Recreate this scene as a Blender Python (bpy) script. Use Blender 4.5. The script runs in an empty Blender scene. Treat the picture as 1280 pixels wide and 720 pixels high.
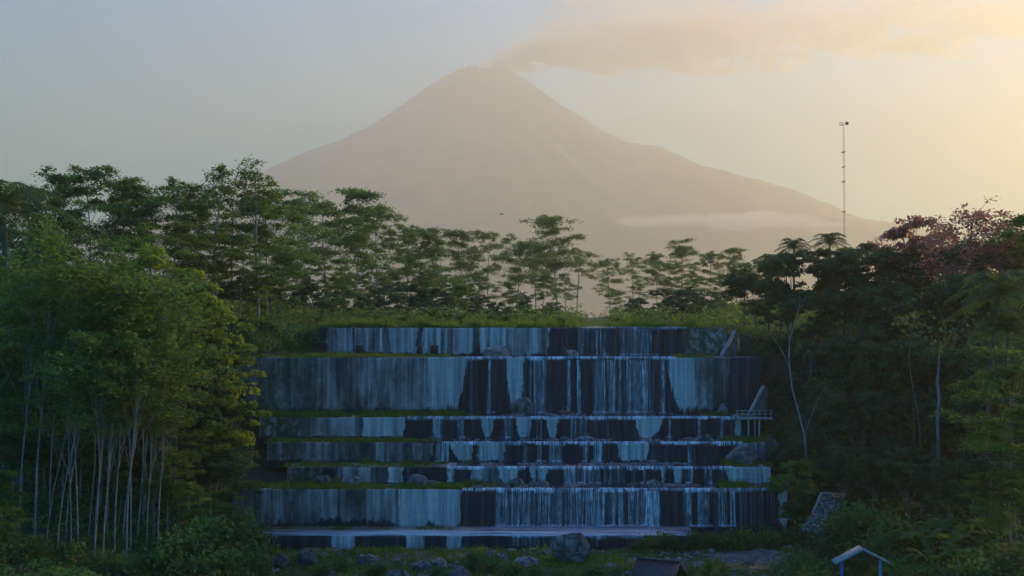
import bpy, math, random
import numpy as np
from mathutils import Vector, Matrix, noise as mnoise

R = math.radians
scene = bpy.context.scene
COL = scene.collection
RNG = np.random.default_rng(7)
random.seed(7)

# ------------------------------------------------------------------ camera
CAM_Z = 20.0
PITCH = math.atan(40 / 1600)
cam_d = bpy.data.cameras.new('camera')
cam_d.lens = 45.0; cam_d.sensor_width = 36.0
cam_d.clip_start = 0.5; cam_d.clip_end = 30000
cam = bpy.data.objects.new('camera', cam_d); COL.objects.link(cam)
cam.location = (0, 0, CAM_Z)
cam.rotation_euler = (R(90) + PITCH, 0, 0)
scene.camera = cam

# ------------------------------------------------------------------ light
SUN_EL, SUN_AZ = 19.0, 58.0          # azimuth: degrees to the right of the view direction
SKY_STRENGTH = 0.115
SUN_STRENGTH = 5.0
HAZE_DENSITY = 0.00023
world = bpy.data.worlds.new('World'); scene.world = world
world.use_nodes = True
wt = world.node_tree; wt.nodes.clear()
wo = wt.nodes.new('ShaderNodeOutputWorld'); wb = wt.nodes.new('ShaderNodeBackground')
sky = wt.nodes.new('ShaderNodeTexSky'); sky.sky_type = 'NISHITA'; sky.sun_disc = False
sky.sun_elevation = R(SUN_EL); sky.sun_rotation = R(SUN_AZ)
sky.altitude = 300; sky.air_density = 1.0; sky.dust_density = 0.1; sky.ozone_density = 3.5
wb.inputs['Strength'].default_value = SKY_STRENGTH
SKY_TINT = (0.30, 1.08, 1.02)          # tint added to the sky; more blue overhead to turn the shade blue
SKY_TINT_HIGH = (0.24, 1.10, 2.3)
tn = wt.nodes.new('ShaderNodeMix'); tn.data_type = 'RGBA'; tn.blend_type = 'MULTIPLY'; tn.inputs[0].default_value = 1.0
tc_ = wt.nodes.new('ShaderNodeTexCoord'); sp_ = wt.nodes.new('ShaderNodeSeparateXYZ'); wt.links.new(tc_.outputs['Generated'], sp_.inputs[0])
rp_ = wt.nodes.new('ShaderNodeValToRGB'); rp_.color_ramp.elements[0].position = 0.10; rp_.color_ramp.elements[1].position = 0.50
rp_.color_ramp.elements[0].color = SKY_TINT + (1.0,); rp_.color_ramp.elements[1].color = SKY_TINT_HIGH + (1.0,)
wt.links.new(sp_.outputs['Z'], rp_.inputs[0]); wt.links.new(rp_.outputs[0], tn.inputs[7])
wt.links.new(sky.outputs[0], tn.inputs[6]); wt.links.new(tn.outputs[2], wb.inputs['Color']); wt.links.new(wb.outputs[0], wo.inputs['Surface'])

sun_d = bpy.data.lights.new('sun', 'SUN'); sun_d.energy = SUN_STRENGTH; sun_d.angle = R(0.6)
sun_d.color = (1.0, 0.66, 0.275)
sun = bpy.data.objects.new('sun', sun_d); COL.objects.link(sun)
sdir = Vector((math.sin(R(SUN_AZ)) * math.cos(R(SUN_EL)), math.cos(R(SUN_AZ)) * math.cos(R(SUN_EL)), math.sin(R(SUN_EL))))
sun.rotation_euler = sdir.to_track_quat('Z', 'Y').to_euler()

vs = scene.view_settings
vs.view_transform = 'Standard'; vs.look = 'None'; vs.gamma = 1.0; vs.use_curve_mapping = False
vs.exposure = 0.40
cy = scene.cycles
cy.use_denoising = True
cy.max_bounces = 8; cy.diffuse_bounces = 3; cy.glossy_bounces = 3; cy.transmission_bounces = 4
cy.transparent_max_bounces = 16; cy.volume_bounces = 2
cy.volume_step_rate = 0.18; cy.volume_max_steps = 512

# ------------------------------------------------------------------ helpers
def P(px, py, Y):
    u = (px - 640) / 1600.0; v = (360 - py) / 1600.0
    c, s = math.cos(PITCH), math.sin(PITCH)
    dy = c - v * s; dz = s + v * c
    k = Y / dy
    return (u * k, Y, CAM_Z + dz * k)
def X(px, Y): return (px - 640) / 1600.0 * Y
def Z(py, Y): return P(640, py, Y)[2]

def hash2(i, j, seed):
    n = (i.astype(np.int64) * 374761393 + j.astype(np.int64) * 668265263 + seed * 1442695041) & 0xffffffff
    n = ((n ^ (n >> 13)) * 1274126177) & 0xffffffff
    n = n ^ (n >> 16)
    return (n & 0xffffff) / float(0xffffff)
def vnoise(x, y, seed=0):
    x = np.asarray(x, float); y = np.asarray(y, float)
    i = np.floor(x); j = np.floor(y); fx = x - i; fy = y - j
    fx = fx * fx * (3 - 2 * fx); fy = fy * fy * (3 - 2 * fy)
    i = i.astype(np.int64); j = j.astype(np.int64)
    a = hash2(i, j, seed); b = hash2(i + 1, j, seed); c = hash2(i, j + 1, seed); d = hash2(i + 1, j + 1, seed)
    return (a * (1 - fx) + b * fx) * (1 - fy) + (c * (1 - fx) + d * fx) * fy
def fbm(x, y, oct=4, seed=0):
    s = 0; a = 0.5; t = 0
    for k in range(oct):
        s = s + a * vnoise(x * 2 ** k, y * 2 ** k, seed + k * 17); t += a; a *= 0.5
    return s / t
def sstep(a, b, x):
    t = np.clip((x - a) / (b - a), 0, 1); return t * t * (3 - 2 * t)

def tag(o, label=None, cat=None, group=None, kind=None):
    if label: o['label'] = label
    if cat: o['category'] = cat
    if group: o['group'] = group
    if kind: o['kind'] = kind
    return o
def empty(name, loc, rz=0, sc=1.0):
    o = bpy.data.objects.new(name, None); COL.objects.link(o)
    o.location = loc; o.rotation_euler = (0, 0, rz); o.scale = (sc, sc, sc)
    o.empty_display_size = 0.2
    return o
def mesh_np(name, V, F, mat, parent=None, smooth=False, attrs=None):
    """V (n,3); F (m,k) with k = 3 or 4"""
    V = np.asarray(V, np.float32); F = np.asarray(F, np.int32)
    me = bpy.data.meshes.new(name)
    me.vertices.add(len(V)); me.vertices.foreach_set('co', V.ravel())
    k = F.shape[1]
    me.loops.add(F.size); me.loops.foreach_set('vertex_index', F.ravel())
    me.polygons.add(len(F))
    me.polygons.foreach_set('loop_start', np.arange(0, F.size, k, dtype=np.int32))
    me.update(calc_edges=True); me.validate()
    if smooth: me.polygons.foreach_set('use_smooth', np.ones(len(me.polygons), bool))
    if attrs:
        for an, arr in attrs.items():
            arr = np.asarray(arr, np.float32)
            if arr.ndim == 1:
                at = me.attributes.new(an, 'FLOAT', 'POINT'); at.data.foreach_set('value', arr)
            else:
                at = me.attributes.new(an, 'FLOAT_COLOR', 'POINT')
                if arr.shape[1] == 3: arr = np.concatenate([arr, np.ones((len(arr), 1), np.float32)], 1)
                at.data.foreach_set('color', arr.ravel())
    me.materials.append(mat)
    o = bpy.data.objects.new(name, me); COL.objects.link(o)
    if parent: o.parent = parent
    return o

class MB:
    """collects tubes, boxes and grids (quads) into one mesh"""
    def __init__(s): s.V = []; s.F = []; s.n = 0
    def add(s, V, F):
        V = np.asarray(V, float); F = np.asarray(F, int)
        s.V.append(V); s.F.append(F + s.n); s.n += len(V)
    def tube(s, pts, rad, sides=6, cap=True):
        pts = [Vector(p) for p in pts]; n = len(pts); V = []
        up = Vector((0.123, 0.31, 0.94))
        for i, p in enumerate(pts):
            d = (pts[min(i + 1, n - 1)] - pts[max(i - 1, 0)])
            if d.length < 1e-6: d = Vector((0, 0, 1))
            d.normalize()
            a = d.cross(Vector((1, 0.1, 0)) if abs(d.z) > 0.7 else Vector((0, 0, 1))).normalized(); b = d.cross(a)
            r = rad[i] if hasattr(rad, '__len__') else rad
            for k in range(sides):
                t = 2 * math.pi * k / sides
                V.append(p + (a * math.cos(t) + b * math.sin(t)) * r)
        F = []
        for i in range(n - 1):
            for k in range(sides):
                k2 = (k + 1) % sides
                F.append((i * sides + k, i * sides + k2, (i + 1) * sides + k2, (i + 1) * sides + k))
        if cap and sides in (4, 6, 8):
            for base, fl in ((0, True), ((n - 1) * sides, False)):
                for k in range(1, sides - 2, 2):
                    q = (base, base + k, base + k + 1, base + k + 2)
                    F.append(q[::-1] if not fl else q[::-1] if False else q[::-1] if fl else q)
        s.add(V, F)
    def box(s, c, size, rot=None):
        hx, hy, hz = size[0] / 2, size[1] / 2, size[2] / 2
        V = [Vector((x * hx, y * hy, z * hz)) for x in (-1, 1) for y in (-1, 1) for z in (-1, 1)]
        if rot is not None: V = [rot @ v for v in V]
        V = [v + Vector(c) for v in V]
        s.add(V, [(0, 1, 3, 2), (4, 6, 7, 5), (0, 4, 5, 1), (2, 3, 7, 6), (0, 2, 6, 4), (1, 5, 7, 3)])
    def beam(s, a, b, w, h=None):
        a, b = Vector(a), Vector(b); d = b - a
        q = d.to_track_quat('Y', 'Z').to_matrix()
        s.box((a + b) / 2, (w, d.length, h or w), q)
    def build(s, name, mat, parent=None, smooth=False, bevel=0):
        o = mesh_np(name, np.concatenate(s.V), np.concatenate(s.F), mat, parent, smooth)
        if bevel:
            m = o.modifiers.new('bevel', 'BEVEL'); m.width = bevel; m.segments = 2
        return o

def children(o, idx={}):
    return [c for c in KIDS.get(o.name, [])]
KIDS = {}
def reg(root, *kids):
    KIDS[root.name] = list(kids)
    for k in kids: k.parent = root
def copy_tree(o):
    c = o.copy(); COL.objects.link(c)
    ks = []
    for ch in KIDS.get(o.name, []):
        d = ch.copy(); COL.objects.link(d); d.parent = c; ks.append(d)
    KIDS[c.name] = ks
    return c

# ------------------------------------------------------------------ materials
def newmat(name):
    m = bpy.data.materials.new(name); m.use_nodes = True
    nt = m.node_tree; nt.nodes.clear()
    out = nt.nodes.new('ShaderNodeOutputMaterial')
    return m, nt, out
class NT:
    def __init__(s, nt): s.nt = nt
    def n(s, t, **kw):
        nd = s.nt.nodes.new(t)
        for k, v in kw.items():
            if k in nd.inputs.keys() and not hasattr(nd, k): nd.inputs[k].default_value = v
            else: setattr(nd, k, v)
        return nd
    def l(s, a, b): s.nt.links.new(a, b)
    def math(s, op, a, b=None, c=None, clamp=False):
        nd = s.nt.nodes.new('ShaderNodeMath'); nd.operation = op; nd.use_clamp = clamp
        for i, v in enumerate((a, b, c)):
            if v is None: continue
            if isinstance(v, (int, float)): nd.inputs[i].default_value = v
            else: s.l(v, nd.inputs[i])
        return nd.outputs[0]
    def mix(s, f, a, b):
        nd = s.nt.nodes.new('ShaderNodeMix'); nd.data_type = 'RGBA'
        for i, v in ((0, f), (6, a), (7, b)):
            if isinstance(v, (int, float)): nd.inputs[i].default_value = v
            elif isinstance(v, tuple): nd.inputs[i].default_value = v if len(v) == 4 else v + (1,)
            else: s.l(v, nd.inputs[i])
        return nd.outputs[2]
    def ramp(s, f, stops):
        nd = s.nt.nodes.new('ShaderNodeValToRGB'); cr = nd.color_ramp
        while len(cr.elements) < len(stops): cr.elements.new(0.5)
        for e, (p, c) in zip(cr.elements, stops):
            e.position = p
            e.color = (c, c, c, 1) if isinstance(c, (int, float)) else tuple(c) + (1,)
        s.l(f, nd.inputs[0]); return nd.outputs[0]
    def noise(s, vec, scale, detail=4, rough=0.55):
        nd = s.nt.nodes.new('ShaderNodeTexNoise'); nd.inputs['Scale'].default_value = scale
        nd.inputs['Detail'].default_value = detail; nd.inputs['Roughness'].default_value = rough
        if vec is not None: s.l(vec, nd.inputs['Vector'])
        return nd.outputs[0]
    def mapping(s, vec, scale=(1, 1, 1), loc=(0, 0, 0)):
        nd = s.nt.nodes.new('ShaderNodeMapping'); nd.inputs['Scale'].default_value = scale; nd.inputs['Location'].default_value = loc
        s.l(vec, nd.inputs['Vector']); return nd.outputs[0]
    def geo(s): return s.nt.nodes.new('ShaderNodeNewGeometry').outputs['Position']
    def obj(s): return s.nt.nodes.new('ShaderNodeTexCoord').outputs['Object']
    def attr(s, name):
        nd = s.nt.nodes.new('ShaderNodeAttribute'); nd.attribute_name = name; return nd

def leaf_mat(name, c_dark, c_mid, c_light, transl=0.35, yellow=None):
    m, nt, out = newmat(name); g = NT(nt)
    tone = g.attr('tone').outputs['Fac']
    oi = g.n('ShaderNodeObjectInfo').outputs['Random']
    f = g.math('ADD', g.math('MULTIPLY', tone, 0.75), g.math('MULTIPLY', oi, 0.25))
    col = g.ramp(f, [(0.1, c_dark), (0.5, c_mid), (0.92, c_light)])
    if yellow:
        oi2 = g.math('FRACT', g.math('MULTIPLY', oi, 7.31))
        col = g.mix(g.math('MULTIPLY', g.math('GREATER_THAN', oi2, 0.7), 0.6), col, yellow)
    d = g.n('ShaderNodeBsdfPrincipled'); g.l(col, d.inputs['Base Color']); d.inputs['Roughness'].default_value = 0.6
    d.inputs['Specular IOR Level'].default_value = 0.25
    t = g.n('ShaderNodeBsdfTranslucent'); g.l(g.mix(0.6, col, (0.55, 0.27, 0.20) if 'red' in name else (0.24, 0.36, 0.04)), t.inputs['Color'])
    mx = g.n('ShaderNodeMixShader'); mx.inputs[0].default_value = transl
    g.l(d.outputs[0], mx.inputs[1]); g.l(t.outputs[0], mx.inputs[2]); g.l(mx.outputs[0], out.inputs['Surface'])
    return m
def simple_mat(name, c1, c2, scale=2.0, rough=0.85, bump=0.0, stretch=(1, 1, 1), metallic=0, coords='obj', detail=5):
    m, nt, out = newmat(name); g = NT(nt)
    v = g.mapping(g.obj() if coords == 'obj' else g.geo(), stretch)
    n = g.noise(v, scale, detail)
    col = g.ramp(n, [(0.3, c1), (0.7, c2)])
    p = g.n('ShaderNodeBsdfPrincipled'); g.l(col, p.inputs['Base Color']); p.inputs['Roughness'].default_value = rough
    p.inputs['Metallic'].default_value = metallic
    if bump:
        b = g.n('ShaderNodeBump'); b.inputs['Strength'].default_value = 1; b.inputs['Distance'].default_value = bump
        g.l(n, b.inputs['Height']); g.l(b.outputs[0], p.inputs['Normal'])
    g.l(p.outputs[0], out.inputs['Surface'])
    return m

M = {}
M['leaf_flat'] = leaf_mat('leaf_flat', (0.022, 0.08, 0.026), (0.075, 0.19, 0.04), (0.19, 0.31, 0.05), 0.54, (0.085, 0.115, 0.015))
M['leaf_dark'] = leaf_mat('leaf_dark', (0.005, 0.034, 0.022), (0.014, 0.070, 0.032), (0.04, 0.13, 0.036), 0.34)
M['leaf_sunlit_yellow'] = leaf_mat('leaf_sunlit_yellow', (0.09, 0.15, 0.014), (0.22, 0.29, 0.02), (0.38, 0.38, 0.025), 0.6)  # yellow sunlight on the crowns put into the leaf colour
M['leaf_red'] = leaf_mat('leaf_red', (0.14, 0.065, 0.045), (0.34, 0.15, 0.11), (0.52, 0.27, 0.21), 0.62)  # reddish leaves, with pink sun on the crown tips put into the colour
M['leaf_palm'] = leaf_mat('leaf_palm', (0.012, 0.04, 0.016), (0.028, 0.08, 0.022), (0.065, 0.12, 0.026), 0.35)
M['leaf_banana'] = leaf_mat('leaf_banana', (0.025, 0.075, 0.015), (0.05, 0.13, 0.02), (0.09, 0.18, 0.03), 0.4)
M['leaf_shrub'] = leaf_mat('leaf_shrub', (0.009, 0.05, 0.022), (0.024, 0.12, 0.032), (0.07, 0.22, 0.036), 0.38)
M['grass'] = leaf_mat('grass', (0.025, 0.08, 0.016), (0.06, 0.16, 0.022), (0.14, 0.26, 0.03), 0.55)
M['bark_pale'] = simple_mat('bark_pale', (0.09, 0.088, 0.08), (0.26, 0.25, 0.23), 3.0, 0.9, 0.01, (1, 1, 0.4))
M['bark_grey'] = simple_mat('bark_grey', (0.05, 0.048, 0.042), (0.13, 0.125, 0.11), 3.0, 0.9, 0.01, (1, 1, 0.4))
M['bark_white'] = simple_mat('bark_white', (0.12, 0.115, 0.11), (0.27, 0.26, 0.25), 3.0, 0.9, 0.01, (1, 1, 0.4))
M['rock'] = simple_mat('rock', (0.06, 0.062, 0.065), (0.22, 0.22, 0.22), 1.6, 0.85, 0.12, detail=8)
M['rock_pale'] = simple_mat('rock_pale', (0.12, 0.12, 0.12), (0.34, 0.34, 0.33), 1.6, 0.85, 0.12, detail=8)
M['rock_dark'] = simple_mat('rock_dark', (0.03, 0.032, 0.036), (0.13, 0.13, 0.135), 1.4, 0.7, 0.12, detail=8)
M['dirt'] = simple_mat('dirt', (0.05, 0.047, 0.043), (0.15, 0.14, 0.125), 0.8, 0.95, 0.03, coords='geo', detail=8)
M['metal'] = simple_mat('metal', (0.35, 0.34, 0.33), (0.5, 0.48, 0.46), 5, 0.5, metallic=0.6)
M['paint_red'] = simple_mat('paint_red', (0.30, 0.05, 0.035), (0.4, 0.08, 0.05), 5, 0.6)
M['dark_metal_and_hole'] = simple_mat('dark_metal_and_hole', (0.03, 0.03, 0.03), (0.06, 0.06, 0.06), 5, 0.5)
M['dark_metal_and_hole'] = simple_mat('dark_metal_and_hole', (0.008, 0.008, 0.008), (0.02, 0.02, 0.02), 5, 0.8)  # near black for antennas, and for the painted dark of drain openings
M['roof_dark'] = simple_mat('roof_dark', (0.03, 0.032, 0.04), (0.075, 0.075, 0.085), 3, 0.75, 0.01, (1, 8, 1))
M['wood_dark'] = simple_mat('wood_dark', (0.05, 0.04, 0.03), (0.12, 0.09, 0.06), 6, 0.8, stretch=(1, 1, 0.2))
M['roof_pale'] = simple_mat('roof_pale', (0.14, 0.18, 0.19), (0.28, 0.33, 0.34), 4, 0.6, stretch=(6, 1, 1))
M['paint_blue'] = simple_mat('paint_blue', (0.03, 0.09, 0.32), (0.05, 0.14, 0.45), 6, 0.5)
M['paint_teal'] = simple_mat('paint_teal', (0.05, 0.20, 0.28), (0.08, 0.28, 0.36), 6, 0.5)
M['rail'] = simple_mat('rail', (0.30, 0.29, 0.28), (0.5, 0.49, 0.47), 6, 0.7)
M['conc_trim'] = simple_mat('conc_trim', (0.15, 0.15, 0.15), (0.34, 0.335, 0.33), 2.5, 0.85, 0.01)
M['skin'] = simple_mat('skin', (0.22, 0.12, 0.08), (0.28, 0.16, 0.11), 8, 0.6)
M['cloth_dark'] = simple_mat('cloth_dark', (0.02, 0.02, 0.025), (0.05, 0.05, 0.06), 8, 0.9)

# ---- ground
def rock_mat(name, c1, c2):
    m, nt, out = newmat(name); g = NT(nt); v = g.obj()
    n = g.noise(v, 2.2, 9, .62); n2 = g.noise(v, 7.0, 6, .6)
    wv = g.nt.nodes.new('ShaderNodeVectorMath'); wv.operation = 'ADD'; g.l(v, wv.inputs[0])
    nn = g.nt.nodes.new('ShaderNodeTexNoise'); nn.inputs['Scale'].default_value = 2.0; g.l(v, nn.inputs['Vector']); g.l(nn.outputs['Color'], wv.inputs[1])
    vo = g.nt.nodes.new('ShaderNodeTexVoronoi'); vo.feature = 'DISTANCE_TO_EDGE'; vo.inputs['Scale'].default_value = 2.3; g.l(wv.outputs[0], vo.inputs['Vector'])
    crack = g.ramp(vo.outputs['Distance'], [(0.0, 1.0), (0.06, 0.0)])
    col = g.mix(g.math('MULTIPLY', crack, .8), g.ramp(n, [(0.32, c1), (0.68, c2)]), (0.015, 0.017, 0.02))
    up = g.n('ShaderNodeSeparateXYZ'); g.l(g.nt.nodes.new('ShaderNodeNewGeometry').outputs['Normal'], up.inputs[0])
    lich = g.math('MULTIPLY', g.ramp(n2, [(0.5, 0.0), (0.62, 1.0)]), .45)
    col = g.mix(lich, col, (0.035, 0.06, 0.025))
    p = g.n('ShaderNodeBsdfPrincipled'); g.l(col, p.inputs['Base Color']); p.inputs['Roughness'].default_value = .85
    b = g.n('ShaderNodeBump'); b.inputs['Distance'].default_value = .15
    g.l(g.math('SUBTRACT', g.math('ADD', n, g.math('MULTIPLY', n2, .4)), g.math('MULTIPLY', crack, .8)), b.inputs['Height']); g.l(b.outputs[0], p.inputs['Normal'])
    g.l(p.outputs[0], out.inputs['Surface']); return m
M['rock'] = rock_mat('rock', (0.05, 0.052, 0.055), (0.24, 0.24, 0.24))
M['rock_pale'] = rock_mat('rock_pale', (0.11, 0.11, 0.11), (0.36, 0.36, 0.35))
M['rock_dark'] = rock_mat('rock_dark', (0.03, 0.032, 0.036), (0.13, 0.13, 0.135))
def ground_mat():
    m, nt, out = newmat('ground'); g = NT(nt)
    pos = g.geo()
    n1 = g.noise(pos, 0.15, 6); n2 = g.noise(pos, 1.7, 6); n3 = g.noise(pos, 0.01, 5)
    soil = g.mix(n2, (0.035, 0.030, 0.022), (0.085, 0.072, 0.05))
    green = g.mix(n2, (0.012, 0.030, 0.010), (0.045, 0.080, 0.018))
    col = g.mix(g.ramp(n1, [(0.34, 0.0), (0.46, 1.0)]), soil, green)
    p = g.n('ShaderNodeBsdfPrincipled'); g.l(col, p.inputs['Base Color']); p.inputs['Roughness'].default_value = 0.95
    b = g.n('ShaderNodeBump'); b.inputs['Distance'].default_value = 0.12; g.l(n2, b.inputs['Height']); g.l(b.outputs[0], p.inputs['Normal'])
    g.l(p.outputs[0], out.inputs['Surface']); return m
M['ground'] = ground_mat()
def mountain_mat():
    m, nt, out = newmat('mountain'); g = NT(nt)
    pos = g.geo()
    n1 = g.noise(g.mapping(pos, (1, 1, 0.4)), 0.004, 8, 0.6)
    zz = g.n('ShaderNodeSeparateXYZ'); g.l(pos, zz.inputs[0])
    f = g.ramp(g.math('ADD', g.math('DIVIDE', zz.outputs['Z'], 1860.0), g.math('MULTIPLY', n1, 0.35)), [(0.5, 0.0), (0.85, 1.0)])
    rock = g.mix(n1, (0.04, 0.036, 0.033), (0.24, 0.22, 0.205))
    forest = g.mix(n1, (0.018, 0.032, 0.016), (0.05, 0.065, 0.03))
    p = g.n('ShaderNodeBsdfPrincipled'); g.l(g.mix(f, forest, rock), p.inputs['Base Color']); p.inputs['Roughness'].default_value = 1
    g.l(p.outputs[0], out.inputs['Surface']); return m
M['mountain'] = mountain_mat()

def concrete_mat():
    m, nt, out = newmat('dam_concrete'); g = NT(nt)
    pos = g.geo()
    at = g.attr('stain'); sp = g.n('ShaderNodeSeparateColor'); g.l(at.outputs['Color'], sp.inputs[0])
    wet, light, moss = sp.outputs[0], sp.outputs[1], sp.outputs[2]
    streak = g.noise(g.mapping(pos, (2.6, 0.3, 0.10)), 1.0, 7, 0.62)
    streak2 = g.noise(g.mapping(pos, (0.55, 0.3, 0.22), (7, 3, 1)), 1.0, 6, 0.65)
    fine = g.noise(pos, 5.0, 8, 0.65)
    pan = nt.nodes.new('ShaderNodeTexWhiteNoise'); pan.noise_dimensions = '2D'
    sx_ = g.n('ShaderNodeSeparateXYZ'); g.l(pos, sx_.inputs[0]); cmb = g.n('ShaderNodeCombineXYZ')
    g.l(g.math('FLOOR', g.math('DIVIDE', sx_.outputs[0], 2.35)), cmb.inputs[0]); g.l(g.math('FLOOR', g.math('DIVIDE', sx_.outputs[1], 3.5)), cmb.inputs[1]); g.l(cmb.outputs[0], pan.inputs['Vector'])
    a = g.math('ADD', g.math('ADD', g.math('MULTIPLY', streak, 0.45), g.math('MULTIPLY', streak2, 0.55)), g.math('MULTIPLY', g.math('SUBTRACT', pan.outputs[0], 0.5), 0.13))
    def rag(m_, amt): return g.ramp(g.math('ADD', m_, g.math('MULTIPLY', g.math('SUBTRACT', g.math('ADD', g.math('MULTIPLY', streak, .7), g.math('MULTIPLY', fine, .3)), 0.5), amt)), [(0.34, 0.0), (0.68, 1.0)])
    wet = rag(wet, 1.6); light = rag(light, 2.2)
    col = g.ramp(a, [(0.38, (0.025, 0.028, 0.03)), (0.46, (0.09, 0.092, 0.09)), (0.53, (0.20, 0.20, 0.195)), (0.64, (0.42, 0.415, 0.405))])
    lightc = g.ramp(streak, [(0.36, (0.22, 0.222, 0.22)), (0.5, (0.40, 0.40, 0.39)), (0.66, (0.60, 0.595, 0.58))])
    col = g.mix(light, col, lightc)
    # horizontal pour lines
    zz = g.n('ShaderNodeSeparateXYZ'); g.l(pos, zz.inputs[0])
    ln = g.math('PINGPONG', g.math('ADD', zz.outputs['Z'], g.math('MULTIPLY', fine, 0.05)), 0.45)
    col = g.mix(g.math('MULTIPLY', g.math('LESS_THAN', ln, 0.02), 0.16), col, (0.08, 0.08, 0.075))
    col = g.mix(g.math('MULTIPLY', g.ramp(fine, [(0.45, 0.0), (0.75, 1.0)]), 0.4), col, (0.12, 0.12, 0.11))
    mo = g.math('MULTIPLY', moss, g.ramp(g.noise(pos, 1.8, 6), [(0.35, 0.0), (0.55, 1.0)]))
    col = g.mix(mo, col, g.mix(fine, (0.015, 0.035, 0.012), (0.05, 0.08, 0.02)))
    wetc = g.ramp(streak, [(0.36, (0.006, 0.010, 0.014)), (0.54, (0.015, 0.022, 0.030)), (0.66, (0.045, 0.060, 0.08)), (0.76, (0.11, 0.13, 0.16))])
    col = g.mix(wet, col, wetc)
    p = g.n('ShaderNodeBsdfPrincipled'); g.l(col, p.inputs['Base Color']); p.inputs['Specular IOR Level'].default_value = 0.25
    g.l(g.math('SUBTRACT', 0.9, g.math('MULTIPLY', wet, 0.25)), p.inputs['Roughness'])
    b = g.n('ShaderNodeBump'); b.inputs['Distance'].default_value = 0.04
    g.l(g.math('ADD', fine, g.math('MULTIPLY', streak, 0.7)), b.inputs['Height']); g.l(b.outputs[0], p.inputs['Normal'])
    g.l(p.outputs[0], out.inputs['Surface']); return m
M['concrete'] = concrete_mat()

def apron_mat():
    m, nt, out = newmat('apron'); g = NT(nt); pos = g.geo()
    n = g.noise(g.mapping(pos, (0.25, 1.3, 1)), 1.0, 8, 0.62)
    n2 = g.noise(pos, 3.0, 6)
    col = g.ramp(n, [(0.36, (0.08, 0.08, 0.08)), (0.43, (0.30, 0.30, 0.31)), (0.52, (0.58, 0.59, 0.60)), (0.7, (0.78, 0.79, 0.80))])
    p = g.n('ShaderNodeBsdfPrincipled'); g.l(g.mix(g.math('MULTIPLY', n2, 0.35), col, (0.2, 0.2, 0.2)), p.inputs['Base Color'])
    p.inputs['Roughness'].default_value = 0.3
    g.l(p.outputs[0], out.inputs['Surface']); return m
M['apron'] = apron_mat()

def water_mat():
    m, nt, out = newmat('pool_water'); g = NT(nt); pos = g.geo()
    n = g.noise(g.mapping(pos, (1.5, 0.8, 1)), 2.0, 4)
    p = g.n('ShaderNodeBsdfPrincipled'); p.inputs['Base Color'].default_value = (0.03, 0.04, 0.045, 1)
    p.inputs['Roughness'].default_value = 0.12; p.inputs['IOR'].default_value = 1.33
    b = g.n('ShaderNodeBump'); b.inputs['Distance'].default_value = 0.06; g.l(n, b.inputs['Height']); g.l(b.outputs[0], p.inputs['Normal'])
    g.l(p.outputs[0], out.inputs['Surface']); return m
M['water'] = water_mat()
def fall_mat():
    m, nt, out = newmat('falling_water'); g = NT(nt); pos = g.geo()
    a = g.attr('flow').outputs['Fac']
    n = g.noise(g.mapping(pos, (9.0, 0.5, 0.22)), 1.6, 6, 0.65)
    n2 = g.noise(g.mapping(pos, (2.0, 0.5, 0.8)), 1.6, 6, 0.65)
    al = g.math('MULTIPLY', a, g.ramp(g.math('ADD', g.math('MULTIPLY', n, 0.65), g.math('MULTIPLY', n2, 0.35)), [(0.42, 0.0), (0.66, 1.0)]), clamp=True)
    d = g.n('ShaderNodeBsdfPrincipled'); d.inputs['Base Color'].default_value = (0.74, 0.79, 0.84, 1); d.inputs['Roughness'].default_value = 0.35
    d.inputs['IOR'].default_value = 1.33
    t = g.n('ShaderNodeBsdfTransparent'); mx = g.n('ShaderNodeMixShader')
    g.l(al, mx.inputs[0]); g.l(t.outputs[0], mx.inputs[1]); g.l(d.outputs[0], mx.inputs[2]); g.l(mx.outputs[0], out.inputs['Surface'])
    return m
M['fall'] = fall_mat()

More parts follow.
